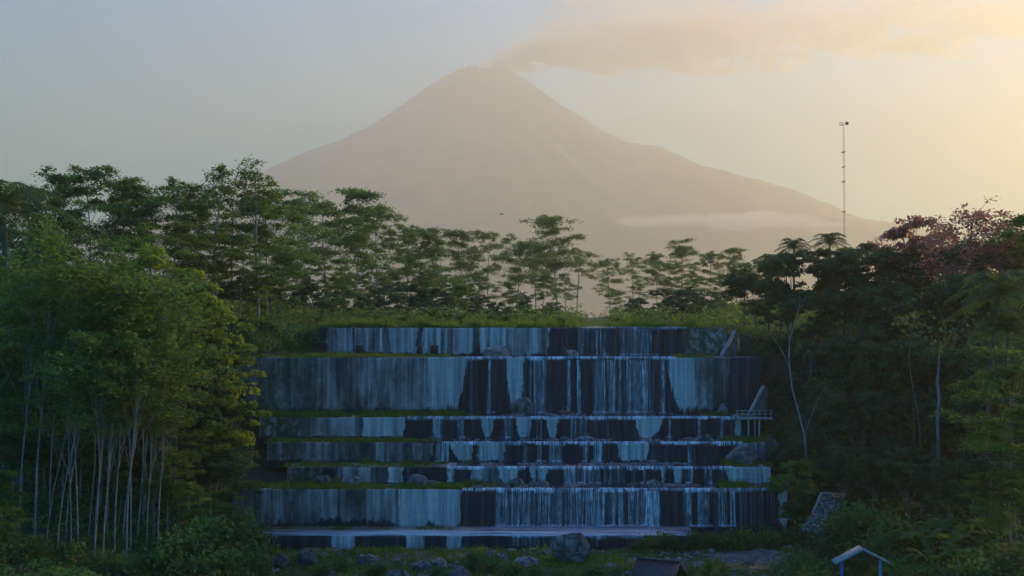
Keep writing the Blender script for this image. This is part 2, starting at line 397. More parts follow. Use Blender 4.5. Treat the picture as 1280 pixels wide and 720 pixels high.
# ------------------------------------------------------------------ terrain
def H(x, y):
    x = np.asarray(x, float); y = np.asarray(y, float)
    zf = np.interp(y, [0, 60, 84, 97, 99, 103, 107, 111, 115, 120, 124.9, 126, 128, 400, 1000, 4000],
                   [0.6, 1.4, 2.0, 2.5, 2.3, 2.6, 5.2, 6.8, 8.4, 10.6, 15.4, 18.6, 18.9, 19.0, 20, 20])
    zl = np.interp(y, [0, 60, 84, 92, 100, 106, 114, 119, 126, 400], [4.0, 4.0, 3.6, 4.2, 7.0, 9.0, 12.5, 16.6, 20.0, 20.5])
    xl0 = np.interp(y, [80, 99, 104, 110, 117, 119.5, 121, 125, 127, 160], [-20, -20.5, -22.0, -22.5, -23.5, -24.0, -18.0, -17.0, -22, -24])
    wl = np.interp(y, [80, 99, 110, 120, 125], [7, 6, 5, 7, 7])
    sl = sstep(0, 1, (xl0 - x) / wl)
    zl = zl + np.clip(-x - 32, 0, 60) * 0.16 * sstep(60, 110, y)
    zr = np.interp(y, [0, 60, 80, 92, 100, 108, 116, 125, 160, 400], [4, 4, 3.8, 4.5, 6.5, 9, 12.5, 17.5, 19.5, 21])
    xr0 = np.interp(y, [70, 85, 95, 99, 104, 110, 117, 120, 125, 140], [20, 21, 21.5, 21.5, 21.8, 21.5, 22, 22.5, 20.5, 23])
    sr = sstep(0, 1, (x - xr0) / 8.0)
    zr = zr + np.clip(x - 30, 0, 36) * np.interp(y, [60, 95, 115, 160, 300, 500], [0.12, 0.14, 0.16, 0.12, 0.05, 0])
    z = zf * (1 - sl) + zl * sl
    z = z * (1 - sr) + zr * sr
    far = sstep(350, 700, y)
    z = z * (1 - far) + 20 * far
    bank = np.clip(sl + sr, 0, 1)
    z = z + (fbm(x * 0.18, y * 0.18, 4, 3) - 0.5) * (0.5 + 1.6 * bank) * np.where((y > 98) & (y < 126), bank, 1)
    z = z + (fbm(x * 0.01 + 5, y * 0.01, 3, 9) - 0.5) * 10 * far * sstep(400, 900, y)
    return z

def grid_axis(segments):
    a = []
    for s, e, st in segments: a += list(np.arange(s, e, st))
    a.append(segments[-1][1]); return np.array(a)
gx = grid_axis([(-7000, -500, 200), (-500, -100, 12), (-100, 100, 1.0), (100, 500, 12), (500, 7000, 200)])
gy = grid_axis([(-250, 0, 25), (0, 60, 4), (60, 98, 1.0), (98, 130, 0.5), (130, 220, 2), (220, 500, 10), (500, 12400, 130)])
GX, GY = np.meshgrid(gx, gy)
GZ = H(GX, GY)
nx, ny = len(gx), len(gy)
I = np.arange(nx * ny).reshape(ny, nx)
F = np.stack([I[:-1, :-1], I[:-1, 1:], I[1:, 1:], I[1:, :-1]], -1).reshape(-1, 4)
go = mesh_np('ground', np.stack([GX, GY, GZ], -1).reshape(-1, 3), F, M['ground'], smooth=True)
tag(go, 'dark green and brown valley floor, banks and upper plain', kind='structure')

# volcano
MY = 9000.0; S = MY / 1600.0; KM = MY / 3000.0
profL = [(0, 84), (14, 87), (30, 92), (50, 103), (66, 114), (100, 139), (130, 160), (180, 189), (225, 209), (262, 226), (330, 255), (420, 290), (560, 330), (760, 402)]
profR = [(0, 84), (20, 86), (36, 91), (60, 105), (100, 135), (150, 169), (190, 191), (226, 196), (262, 216), (300, 232), (342, 238), (398, 254), (436, 272), (462, 291), (520, 300), (600, 330), (760, 402)]
ra = np.array([0] + list(np.geomspace(6, 760, 110))) * S
ta = np.linspace(0, 2 * math.pi, 361)[:-1]
RA, TA = np.meshgrid(ra, ta, indexing='ij')
cx = np.cos(TA)
hL = np.interp(RA / S, [p[0] for p in profL], [402 - p[1] for p in profL]) * S
hR = np.interp(RA / S, [p[0] for p in profR], [402 - p[1] for p in profR]) * S
hF = (np.interp(RA / S, [p[0] for p in profL], [402 - p[1] for p in profL]) * 0.6 + np.interp(RA / S, [p[0] for p in profR], [402 - p[1] for p in profR]) * 0.4) * S * 0.97
w = np.abs(cx) ** 3
side = np.where(cx > 0, hR, hL)
h = hF * (1 - w) + side * w
amp = np.clip(RA / (300 * S), 0, 1) * 85 * KM * (1 - 0.75 * w)
gul = np.abs(fbm(TA * 9 + 30 + 0.4 * fbm(RA / 60 / KM, TA * 3, 3, 5), RA / 500.0 / KM, 3, 21) - 0.5) * 2
fineg = fbm(TA * 34 + 3, RA / 160.0 / KM, 4, 33) - 0.5; rough = (fbm(RA * cx / 34 + 50, RA * np.sin(TA) / 34, 4, 71) - 0.5) * 75 * (1 - sstep(30 * S, 110 * S, RA))
edge = 1 - sstep(560 * S, 760 * S, RA)
h = h + (-(0.25 - gul) * amp * 0.5 + fineg * (18 * KM + amp * 0.45)) * edge * sstep(4, 60, RA) + rough
mz = h + 16
backscale = np.where(np.sin(TA) > 0, 0.78, 1.0)
mv = np.stack([X(600, MY) + RA * cx, MY + RA * np.sin(TA) * backscale, mz], -1).reshape(-1, 3)
nt_, nr_ = len(ta), len(ra)
I = np.arange(nr_ * nt_).reshape(nr_, nt_); J = np.roll(I, -1, 1)
F = np.stack([I[:-1], I[1:], J[1:], J[:-1]], -1).reshape(-1, 4)
mo = mesh_np('mountain', mv, F, M['mountain'], smooth=True)
tag(mo, 'tall conical volcano with a steaming summit, hazy in the dawn light', kind='structure')
# low ridge to the right of the cone
def ridge(name, pts, Y, depth, label):
    xs = np.array([X(p[0], Y) for p in pts]); zs = np.array([Z(p[1], Y) for p in pts])
    xx = np.linspace(xs[0], xs[-1], 160); zz = np.interp(xx, xs, zs) + (fbm(xx / 90, xx * 0, 4, 8) - 0.5) * 36
    vv = np.linspace(-1, 1, 25); V = []
    for v in vv:
        k = max(0, 1 - abs(v)) ** 1.2
        V.append(np.stack([xx, np.full_like(xx, Y + v * depth), 12 + (zz - 12) * k + (fbm(xx / 40, np.full_like(xx, v * 6), 4, 4) - 0.5) * 18 * (1 - k)], -1))
    n = len(xx); I = np.arange(n * 25).reshape(25, n)
    F = np.stack([I[:-1, :-1], I[:-1, 1:], I[1:, 1:], I[1:, :-1]], -1).reshape(-1, 4)
    tag(mesh_np(name, np.concatenate(V), F, M['mountain'], smooth=True), label, kind='structure')
ridge('hills', [(980, 402), (1010, 330), (1040, 300), (1070, 291), (1100, 293), (1150, 300), (1220, 312), (1320, 330), (1480, 402)], 7200, 1000, 'low hazy hills at the foot of the volcano')

# ------------------------------------------------------------------ the dam
TIERS = {  # front Y, crest py, px left, px right
    7: (99.0, 670, 322, 870), 6: (103.5, 612, 280, 984), 5: (107.0, 584.5, 360, 962), 4: (111.0, 553.5, 335, 972),
    3: (115.0, 522, 325, 948), 2: (120.0, 447, 296, 950), 1: (125.0, 410, 398, 908)}
ZC = {k: Z(v[1], v[0]) for k, v in TIERS.items()}
# wet bands and one painted shade band: (top left, top right, bottom left, bottom right) px
WET_AND_SHADE = {1: [(688, 852, 684, 858), (522, 527, 520, 528), (593, 598, 592, 599), (372, 410, 372, 410)],  # last band paints the shade of the recessed left end
       2: [(583, 632, 570, 641), (655, 833, 651, 851), (912, 950, 905, 950)],
       3: [(508, 541, 502, 541), (551, 601, 551, 607), (617, 644, 611, 650), (665, 682, 658, 688), (697, 793, 692, 800), (829, 917, 812, 918), (926, 948, 926, 948)],
       4: [(543, 563, 536, 576), (591, 597, 590, 597), (631, 770, 631, 778), (811, 921, 808, 925)],
       5: [(403, 419, 403, 419), (505, 560, 503, 560), (568, 589, 568, 589), (648, 662, 646, 668), (671, 673, 668, 678), (686, 826, 676, 827), (831, 841, 829, 842), (852, 906, 850, 911)],
       6: [(577, 972, 574, 975), (984, 990, 980, 990)],
       7: [(395, 415, 395, 415), (445, 508, 440, 510), (532, 558, 532, 560), (578, 870, 574, 870), (322, 394, 322, 394)]}
LIGHT = {1: [(418, 480), (486, 519), (531, 560), (563, 591), (600, 637), (662, 688)], 2: [(536, 583), (632, 655), (836, 868)], 3: [(454, 508), (541, 551), (601, 617), (644, 665), (682, 697), (793, 829), (917, 926)],
         4: [(563, 591), (597, 631), (770, 811)], 5: [(487, 505), (560, 568), (589, 601), (623, 648), (662, 671), (673, 686), (826, 831), (841, 852), (906, 962)],
         6: [(500, 577), (972, 984)], 7: [(415, 445), (508, 532), (558, 578)]}
MOSS = {1: [(848, 908, .9), (398, 415, .5)], 2: [(296, 400, .55), (868, 905, .35)], 3: [(325, 380, .9)], 4: [(335, 372, .8)], 5: [(360, 400, .9)], 6: [(280, 330, .2)], 7: [(322, 400, .9), (700, 870, .5)]}
dam = empty('check_dam', (0, 112, ZC[7]))
tag(dam, 'wide stepped concrete check dam with stained walls crossing the river', 'dam')
def interval_mask(px, t, bands, Yf, soft=1.2, seed=0, jag=3.0):
    m = np.zeros_like(px)
    zz = t * 7
    for k, b in enumerate(bands):
        if len(b) == 2: b = (b[0], b[1], b[0], b[1])
        l = b[0] + (b[2] - b[0]) * t ** 1.6; r = b[1] + (b[3] - b[1]) * t ** 1.6
        jl = (fbm(zz * 0.7 + 10 * k, px * 1.1, 4, seed + k) - 0.5) * jag
        jr = (fbm(zz * 0.7 + 31 * k, px * 1.1, 4, seed + 50 + k) - 0.5) * jag
        m = np.maximum(m, sstep(-soft, soft, px - l + jl) * sstep(-soft, soft, r + jr - px))
    return m
order = [7, 6, 5, 4, 3, 2, 1]
for idx, k in enumerate(order):
    Yf, cpy, pl, pr = TIERS[k]
    Yb = TIERS[order[idx + 1]][0] + 0.7 if k > 1 else 127.0
    zt = ZC[k]; zbase = ZC[order[idx - 1]] - 0.5 if idx > 0 else 1.2
    x0, x1 = X(pl, Yf), X(pr, Yf)
    hgt = zt - zbase
    NX = int((x1 - x0) / 0.12); NZ = max(8, int(hgt / 0.12))
    xs = np.linspace(x0, x1, NX); zs = np.linspace(0, 1, NZ)
    XX, TT = np.meshgrid(xs, zs); PX = 640 + XX / Yf * 1600
    zvis = np.clip(TT * hgt / max(0.1, hgt - 0.5), 0, 1)
    seed = k * 100
    wet = interval_mask(PX, zvis, WET_AND_SHADE[k], Yf, 3.6, seed, 8.0)  # also holds the painted shade at the top tier's left end
    light = interval_mask(PX, zvis, LIGHT[k], Yf, 3.0, seed + 9, 9.0) * (0.52 if k == 1 else 0.9)
    moss = np.zeros_like(PX)
    for (a, b, s_) in MOSS[k]: moss = np.maximum(moss, s_ * sstep(a - 6, a + 6, PX) * (1 - sstep(b - 8, b + 8, PX)))
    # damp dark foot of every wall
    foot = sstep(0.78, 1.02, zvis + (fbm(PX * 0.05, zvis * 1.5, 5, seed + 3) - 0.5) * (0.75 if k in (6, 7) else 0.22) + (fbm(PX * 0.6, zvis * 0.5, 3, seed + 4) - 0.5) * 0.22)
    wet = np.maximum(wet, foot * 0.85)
    YY = Yf - 0.10 * zvis + (fbm(PX * 0.05, zvis * 3, 3, seed) - 0.5) * 0.10
    crest = (fbm(PX * 0.05, PX * 0, 4, seed + 5) - 0.5) * 0.10
    ZZ = zt - TT * hgt + crest * (1 - TT)
    V = np.stack([XX, YY, ZZ], -1).reshape(-1, 3)
    C = np.stack([wet, light, moss], -1).reshape(-1, 3)
    I = np.arange(NX * NZ).reshape(NZ, NX)
    F = np.stack([I[:-1, :-1], I[1:, :-1], I[1:, 1:], I[:-1, 1:]], -1).reshape(-1, 4)
    # top ledge as a grid that shares the crest line
    NY = max(3, int((Yb - Yf) / 0.4)); ys = np.linspace(0, 1, NY)[1:]
    TX, TY = np.meshgrid(xs, ys)
    tz = zt + np.repeat(crest[:1], NY - 1, 0) * (1 - TY) + 0.0
    V2 = np.stack([TX, Yf + TY * (Yb - Yf) + 0.0, tz], -1).reshape(-1, 3)
    PX2 = np.repeat(PX[:1], NY - 1, 0)
    wtop = interval_mask(PX2, PX2 * 0, [(b[0], b[1]) for b in WET_AND_SHADE[k]], Yf, 3, seed)
    C2 = np.stack([wtop * 0.5, np.full_like(PX2, 0.5), PX2 * 0], -1).reshape(-1, 3)
    n0 = len(V); I2 = np.concatenate([I[:1], n0 + np.arange((NY - 1) * NX).reshape(NY - 1, NX)], 0)
    F2 = np.stack([I2[:-1, :-1], I2[:-1, 1:], I2[1:, 1:], I2[1:, :-1]], -1).reshape(-1, 4)
    # end cheeks
    V3 = np.array([[x0, Yf - .1, zt - hgt], [x0, Yb, zt - hgt], [x0, Yb, zt], [x0, Yf, zt], [x1, Yf - .1, zt - hgt], [x1, Yb, zt - hgt], [x1, Yb, zt], [x1, Yf, zt]])
    n1 = n0 + len(V2)
    F3 = np.array([[0, 3, 2, 1], [4, 5, 6, 7], [1, 2, 6, 5]]) + n1
    C3 = np.zeros((8, 3)); C3[:, 2] = .5
    o = mesh_np('tier_wall', np.concatenate([V, V2, V3]), np.concatenate([F, F2, F3]), M['concrete'], dam, attrs={'stain': np.concatenate([C, C2, C3])})
    o.matrix_parent_inverse = Matrix.Translation(-Vector(dam.location))
    o['label'] = {1: 'topmost grey tier with two small drain openings', 2: 'tallest tier with long vertical stains', 3: 'third tier with pale patches between wet bands',
                  4: 'fourth tier with three pale panels', 5: 'low fifth tier behind the row of boulders', 6: 'wide sixth tier above the apron', 7: 'lowest tier carrying the pale apron'}[k]

def dam_part(mb, name, mat, label=None, bevel=0):
    o = mb.build(name, mat, dam, bevel=bevel); o.matrix_parent_inverse = Matrix.Translation(-Vector(dam.location))
    if label: o['label'] = label
# drain openings, solid boxes whose black colour stands for the shade inside
for px in (450, 543):
    b = MB(); c = P(px, 437, 124.82); b.box(c, (0.72, 0.24, 0.85)); dam_part(b, 'drain_opening', M['dark_metal_and_hole'])
b = MB()
for (px, Y) in ((595, 124.8), (524, 124.83)):
    b.box((X(px, Y), Y, (ZC[1] + ZC[2]) / 2), (0.5 if px > 560 else 0.25, 0.16, ZC[1] - ZC[2] - 0.05)); dam_part(b, 'joint_cover', simple_mat('joint', (0.03, 0.035, 0.03), (0.07, 0.08, 0.06), 1.5)); b = MB()
# sloping wing wall copings on the right
for (a, c, nm) in (((919, 414, 123.5), (901, 446, 121.5), 0), ((955, 482, 118), (938, 515, 117.0), 1)):
    b = MB(); b.beam(P(*a), P(*c), 0.3, 0.3); dam_part(b, 'wing_coping', M['conc_trim'], bevel=0.05)
    b = MB(); A_, C_ = Vector(P(*a)), Vector(P(*c)); d_ = Vector((0.3, 0.4, 0))
    zlo = C_.z - 0.6
    V = [A_ + Vector((.2, 0, -.25)), C_ + Vector((.2, 0, -.25)), Vector((C_.x + .2, C_.y, zlo)), Vector((A_.x + .2, A_.y, zlo))]
    V2 = [v + d_ for v in V]
    b.add(V + V2, [(0, 1, 2, 3), (7, 6, 5, 4), (0, 4, 5, 1), (1, 5, 6, 2), (2, 6, 7, 3), (3, 7, 4, 0)])
    o = b.build('wing_wall', simple_mat('wing_concrete', (0.05, 0.055, 0.05), (0.14, 0.14, 0.13), 1.2, 0.9), dam); o.matrix_parent_inverse = Matrix.Translation(-Vector(dam.location))
# apron surface on the lowest tier
ax0, ax1 = X(322, 99), X(870, 99)
b = MB(); b.box(((ax0 + ax1) / 2, 101.25, ZC[7] + 0.02), (ax1 - ax0 - 0.1, 4.4, 0.08)); dam_part(b, 'apron', M['apron'])

# ------------------------------------------------------------------ water
def pool(k, pxa, pxb):
    Yf = TIERS[k][0]; Yb = TIERS[k - 1][0] - 0.1 if k > 1 else 135
    m = MB(); z = ZC[k] + (0.075 if k != 7 else 0.075)
    m.add([(X(pxa, Yf), Yf + 0.02, z), (X(pxb, Yf), Yf + 0.02, z), (X(pxb, Yf), Yb, z), (X(pxa, Yf), Yb, z)], [(0, 1, 2, 3)])
    tag(m.build('water', M['water']), kind='structure')
for k, a, b_ in ((1, 722, 850), (2, 583, 838), (3, 510, 918), (4, 520, 905), (5, 570, 908), (6, 580, 974)): pool(k, a, b_)

# strands: px0, px1, count, width range (m), strength
FALLS = {
 1: [(722, 744, 8, .15, .5, .55), (744, 758, 6, .2, .6, .7), (775, 812, 14, .2, .7, .7), (812, 822, 2, .1, .3, .8), (830, 846, 3, .1, .2, .5)],
 2: [(588, 591, 2, .12, .2, .6), (611, 615, 3, .2, .35, 1.0), (662, 664, 2, .12, .2, .9), (667, 684, 9, .2, .7, .95), (697, 703, 1, .1, .2, .5), (709, 713, 3, .25, .4, 1.1), (721, 726, 3, .25, .45, 1.3), (744, 769, 14, .2, .7, 1.0), (772, 777, 3, .2, .35, 1.1), (783, 810, 15, .2, .8, 1.1), (811, 817, 2, .15, .3, .7), (826, 831, 3, .25, .4, 1.1), (655, 835, 16, .08, .2, .35)],
 3: [(541, 553, 6, .2, .5, .8), (571, 580, 5, .2, .5, .8), (630, 640, 7, .2, .5, .9), (672, 677, 3, .2, .3, .7), (712, 735, 9, .15, .4, .8), (735, 790, 8, .08, .2, .5), (835, 838, 3, .15, .3, 1.1), (872, 875, 3, .15, .25, 1.1), (900, 904, 3, .1, .3, .9), (550, 915, 16, .06, .14, .35)],
 4: [(546, 560, 8, .3, .6, 1.1), (655, 659, 3, .2, .35, 1.0), (673, 677, 2, .15, .3, .8), (685, 702, 9, .2, .5, .9), (729, 735, 4, .2, .4, 1.1), (742, 752, 7, .25, .5, 1.2), (812, 816, 2, .1, .2, .8), (858, 862, 3, .1, .25, 1.0), (635, 900, 18, .06, .15, .4)],
 5: [(605, 622, 4, .1, .3, .5), (670, 686, 5, .2, .5, .9), (704, 722, 12, .15, .4, .75), (722, 752, 14, .15, .4, .8), (755, 780, 9, .1, .3, .6), (803, 806, 3, .1, .2, 1.0), (855, 866, 4, .2, .5, .8), (880, 890, 3, .2, .4, .8), (895, 905, 3, .1, .3, .5)],
 6: [(620, 634, 6, .25, .6, .9), (634, 700, 32, .2, .6, .95), (700, 760, 30, .2, .6, 1.0), (760, 806, 20, .2, .6, 1.0), (806, 823, 10, .4, .9, 1.3), (854, 864, 6, .3, .6, 1.1), (870, 884, 6, .3, .7, .9), (897, 908, 5, .2, .5, .8), (911, 917, 4, .3, .45, 1.3), (920, 972, 12, .08, .25, .45)],
 7: [(640, 690, 14, .1, .4, .6), (740, 750, 3, .1, .3, .6)]}
FL_LABEL = {1: 'thin water curtain sliding down the right half of the topmost wall', 2: 'tall white strands of water falling down the highest wall of the dam',
 3: 'short thin trickles over the low step just below the tallest wall', 4: 'short falls over the step with three pale dry panels', 5: 'low fine falls splashing behind the row of boulders',
 6: 'wide white curtain falling onto the pale apron', 7: 'faint trickle off the apron edge beside the big river boulder'}
LIPS = {1: [(722, 850)], 2: [(583, 838)], 3: [(510, 918)], 4: [(552, 905)], 5: [(560, 908)], 6: [(578, 974)], 7: [(640, 780)]}
for k, sets in FALLS.items():
    Yf = TIERS[k][0]; zt = ZC[k]; zb = (ZC[k + 1] if k < 7 else 2.6) + 0.03
    Vs, Fs, As = [], [], []; n = 0
    def ribbon(xc, wd, strength, z0=zt + 0.07, z1=zb, off=0.16):
        global_n = sum(len(v) for v in Vs)
        rows, cols = 14, 5
        spread = 1 + RNG.uniform(-0.1, 0.9); ph = RNG.uniform(0, 100)
        drift = RNG.normal(0, 0.06)
        for r in range(rows):
            t = r / (rows - 1); z = z0 + (z1 - z0) * t
            wv = wd * (1 + (spread - 1) * t) * (0.8 + 0.4 * float(vnoise(t * 5 + ph, 0.5, 3)))
            xx = xc + drift * t
            for c in range(cols):
                s = c / (cols - 1) - 0.5
                y = Yf - 0.02 - off * (1 - (1 - min(t * 2.5, 1)) ** 2) * 0.8 - 0.05 * math.cos(s * math.pi) - 0.10 * t
                if r == 0: y = Yf + 0.35
                Vs.append([[xx + s * wv, y, z]])
                As.append(strength * (1 - (2 * abs(s)) ** 2.0) * (0.75 + 0.25 * (1 - t)))
        for r in range(rows - 1):
            for c in range(cols - 1):
                a = global_n + r * cols + c; Fs.append((a, a + cols, a + cols + 1, a + 1))
    for (a, b_, cnt, w0, w1, st) in sets:
        for q in range(cnt):
            px = a + (b_ - a) * (q + RNG.uniform(0.15, 0.85)) / cnt
            ribbon(X(px, Yf), RNG.uniform(w0, w1) * (.7 if w1 < .45 else .6), st * RNG.uniform(0.25, 1.15) * (.85 if st < 1.15 else 1.05), off=RNG.uniform(0.1, 0.24))
    # white lip where the water rolls over the crest
    for (a, b_) in LIPS[k]:
        px = a
        while px < b_:
            wd = RNG.uniform(0.5, 1.6); wp = wd / Yf * 1600
            base = sum(len(v) for v in Vs)
            x_ = X(px, Yf); z0 = zt + 0.095 + RNG.uniform(-0.01, 0.015)
            ln = RNG.uniform(0.10, 0.22)
            st = RNG.uniform(0.5, 2.0) * (0.5 if k in (1, 7) else 1)
            pts = [(0.42, 0.0, .2), (0.12, 0.015, 1), (-0.13, 0.0, 1), (-0.2, -ln, .8), (-0.22, -ln * 2, 0)]
            for (dy, dz, al) in pts:
                for c in range(3):
                    Vs.append([[x_ + wd * c / 2 * 1.04, Yf + dy, z0 + dz + RNG.uniform(-.01, .01)]]); As.append(al * st)
            for r in range(4):
                for c in range(2):
                    q = base + r * 3 + c; Fs.append((q, q + 3, q + 4, q + 1))
            px += wp
    # foam heaps where strands land
    if k != 7:
        for (a, b_, cnt, w0, w1, st) in sets:
            if st < 0.7: continue
            for q in range(max(1, int((b_ - a) / 4))):
                xc = X(RNG.uniform(a, b_), Yf); wd = RNG.uniform(.5, 1.4); base = sum(len(v) for v in Vs)
                for r in range(3):
                    for c in range(4):
                        s = c / 3 - .5
                        Vs.append([[xc + s * wd, Yf - 0.2 - r * 0.28, zb + 0.08 + 0.22 * (1 - abs(r - 0.5)) * math.cos(s * 3)]]); As.append(0.9 * (1 - (2 * abs(s)) ** 2) * (1 if r < 2 else 0))
                for r in range(2):
                    for c in range(3):
                        qq = base + r * 4 + c; Fs.append((qq, qq + 4, qq + 5, qq + 1))
    V = np.array([v[0] for v in Vs])
    o = mesh_np('waterfall', V, np.array(Fs), M['fall'], smooth=True, attrs={'flow': np.array(As)})
    tag(o, FL_LABEL[k], 'waterfall', 'waterfalls down the steps of the dam')
river_w = MB(); river_w.add([(X(640, 150) - 2, 127.02, 19.02), (X(850, 150), 127.02, 19.02), (X(820, 200), 190, 19.10), (X(690, 200), 190, 19.10)], [(0, 1, 2, 3)])
tag(river_w.build('water', M['water']), kind='structure')

# ------------------------------------------------------------------ rocks
def rock_mesh(seed, mat, name='boulder'):
    bm_v = []
    import bmesh
    bm = bmesh.new(); bmesh.ops.create_icosphere(bm, subdivisions=4, radius=1)
    off = Vector((seed * 3.7, seed * 1.3, seed * 5.1))
    planes = [(Vector((random.uniform(-1, 1), random.uniform(-1, 1), random.uniform(-0.4, 1))).normalized(), random.uniform(0.62, 0.85)) for _ in range(9)]
    for v in bm.verts:
        p = v.co.copy(); d = p.normalized()
        r = 1 + 0.34 * mnoise.noise(d * 1.1 + off) + 0.16 * mnoise.noise(d * 2.6 + off) + 0.07 * mnoise.noise(d * 7 + off)
        p = d * r
        for n_, dd in planes:
            e = p.dot(n_) - dd
            if e > 0: p -= n_ * e * 0.92
        v.co = p
    zs = [v.co.z for v in bm.verts]; xs = [v.co.x for v in bm.verts]; ys = [v.co.y for v in bm.verts]
    for v in bm.verts:
        v.co.x = (v.co.x - (min(xs) + max(xs)) / 2) / (max(xs) - min(xs)); v.co.y = (v.co.y - (min(ys) + max(ys)) / 2) / (max(ys) - min(ys)); v.co.z = (v.co.z - min(zs)) / (max(zs) - min(zs))
    me = bpy.data.meshes.new(name); bm.to_mesh(me); bm.free()
    for p in me.polygons: p.use_smooth = True
    me.materials.append(mat); return me
rmesh = {(i, m): rock_mesh(i + 1, M[m]) for i in range(5) for m in ('rock', 'rock_pale', 'rock_dark')}
BOULDERS = [
 (622, 446, 124.0, 34, 15, 'rock_pale', 'pale wedge of rock leaning on the topmost wall'),
 (713, 446, 123.5, 22, 9, 'rock_pale', 'flat pale boulder beside the seated person on the top ledge'),
 (652, 521, 118.6, 31, 25, 'rock', 'large round boulder at the foot of the tallest wall'),
 (706, 520, 118.2, 20, 8, 'rock_dark', 'low dark boulder wetted below the tallest wall, right of the large round one'),
 (903, 518, 118.4, 13, 14, 'rock_pale', 'upright pale boulder on the grassy right end of the ledge under the tallest wall'),
 (770, 521, 118.6, 30, 5, 'rock_dark', 'flat wet slab of rock under the falling strands of the tallest wall'),
 (706, 551, 113.8, 13, 6, 'rock', 'small boulder below the dry wedge on the third ledge'),
 (862, 552, 113.8, 22, 5, 'rock', 'flat boulder near the right end of the third ledge'),
 (885, 551, 113.8, 9, 9, 'rock', 'small pointed boulder near the footbridge posts'),
 (926, 584, 109.0, 40, 27, 'rock', 'big grey boulder resting at the right end of the fourth ledge'),
 (960, 566, 110.3, 13, 22, 'rock_dark', 'narrow grey boulder standing below the footbridge'),
 (404, 604, 105.8, 22, 11, 'rock', 'grey boulder farthest along the grassy left end of the fifth ledge'),
 (440, 603, 105.8, 27, 10, 'rock_pale', 'long pale boulder second on the grassy strip above the wide curtain'),
 (524, 606, 105.6, 27, 14, 'rock', 'humped boulder in the middle of the grassy strip'),
 (541, 606, 105.4, 22, 6, 'rock', 'low sloping slab lying against the humped boulder'),
 (623, 606, 105.6, 12, 8, 'rock_dark', 'small dark boulder where the grassy strip meets the water'),
 (645, 610, 105.3, 19, 13, 'rock', 'round boulder sitting above the left edge of the wide curtain'),
 (665, 609, 105.3, 13, 8, 'rock', 'smaller boulder touching the round one above the wide curtain'),
 (679, 608, 105.4, 17, 8, 'rock', 'flattish boulder third in the cluster above the wide curtain'),
 (740, 609, 105.3, 22, 6, 'rock_dark', 'low dark boulder in midstream on the fifth ledge'),
 (716, 610, 105.0, 26, 3.5, 'rock', 'flat pebbly slab in the water left of the midstream boulder'),
 (791, 610, 105.3, 19, 8, 'rock_dark', 'dark boulder left of the pale domed one on the fifth ledge'),
 (816, 610, 105.3, 19, 11, 'rock_pale', 'pale domed boulder in the stream of the fifth ledge'),
 (839, 610, 105.2, 26, 6, 'rock', 'long low boulder right of the pale domed one'),
 (868, 610, 105.2, 18, 4, 'rock_dark', 'thin dark slab near the right end of the fifth ledge'),
 (920, 610, 105.4, 16, 6, 'rock_dark', 'dark boulder at the foot of the pale panels on the right'),
 (712, 705, 94.5, 46, 31, 'rock', 'biggest boulder of the riverbed, cracked and blue grey, below the apron'),
 (658, 710, 92.5, 30, 10, 'rock_pale', 'pale slanting slab left of the biggest riverbed boulder'),
 (630, 700, 94.0, 10, 8, 'rock_pale', 'small egg shaped pale stone among green plants'),
 (607, 701, 94.0, 8, 8, 'rock', 'small grey stone left of the egg shaped one'),
 (797, 721, 84.5, 24, 18, 'rock', 'flat topped boulder beside the dark roofed hut'),
 (498, 724, 88.0, 28, 14, 'rock', 'smooth boulder low at the frame edge in the riverbed'),
 (527, 708, 91.5, 26, 10, 'rock', 'broad grey stone below the apron among grass'),
 (550, 705, 92.5, 18, 8, 'rock_pale', 'pale flat stone beside the broad grey one'),
 (574, 722, 88, 30, 16, 'rock_dark', 'dark blocky boulder beside the bright riverside grass'),
 (384, 703, 92.5, 26, 18, 'rock_dark', 'dark angular boulder under the left bank'),
 (352, 706, 92.0, 22, 14, 'rock_dark', 'dark boulder half hidden in the left bank shrubs'),
 (455, 704, 92.5, 18, 10, 'rock_dark', 'rounded dark stone between left bank and broad grey stone'),
 (404, 694, 95.0, 13, 4, 'rock_pale', 'thin pale slab just below the left end of the apron'),
 (935, 699, 92.5, 16, 6, 'rock', 'flat stone lying on the dirt track'),
 (762, 711, 91.5, 20, 7, 'rock', 'low stone between the big boulder and the hut'),
 (985, 671, 98.0, 18, 5, 'rock_pale', 'pale slab at the top of the dirt track by the gabion'),
]
for i, (px, pyb, Y, wpx, hpx, mt, lab) in enumerate(BOULDERS):
    o = bpy.data.objects.new('boulder', rmesh[(i % 5, mt)]); COL.objects.link(o)
    zg = Z(pyb, Y)
    if Y < 98.5: zg = float(H(X(px, Y), Y)) + 0.0
    else: zg = max([ZC[k] for k in TIERS if TIERS[k][0] <= Y] + [0]) if Y < 126 else zg
    sc_ = Y / 1600
    top = Z(pyb - hpx, Y)
    hh = (max(0.25, top - zg) + 0.15) if Y > 98.5 else hpx * sc_ * 1.25
    hh *= 1.25; sink = hh * .25 + (0 if Y > 98.5 else 0)
    if Y > 98.5: sink = hh - (max(0.25, top - zg))
    o.location = (X(px, Y), Y, zg - sink); o.scale = (wpx * sc_ * 1.04, wpx * sc_ * 0.85, hh)
    if Y < 98.5: o.scale[0] *= 1.05
    o.rotation_euler = (0, 0, 0)
    tag(o, lab, 'boulder', 'boulders lying on the ledges and riverbed')

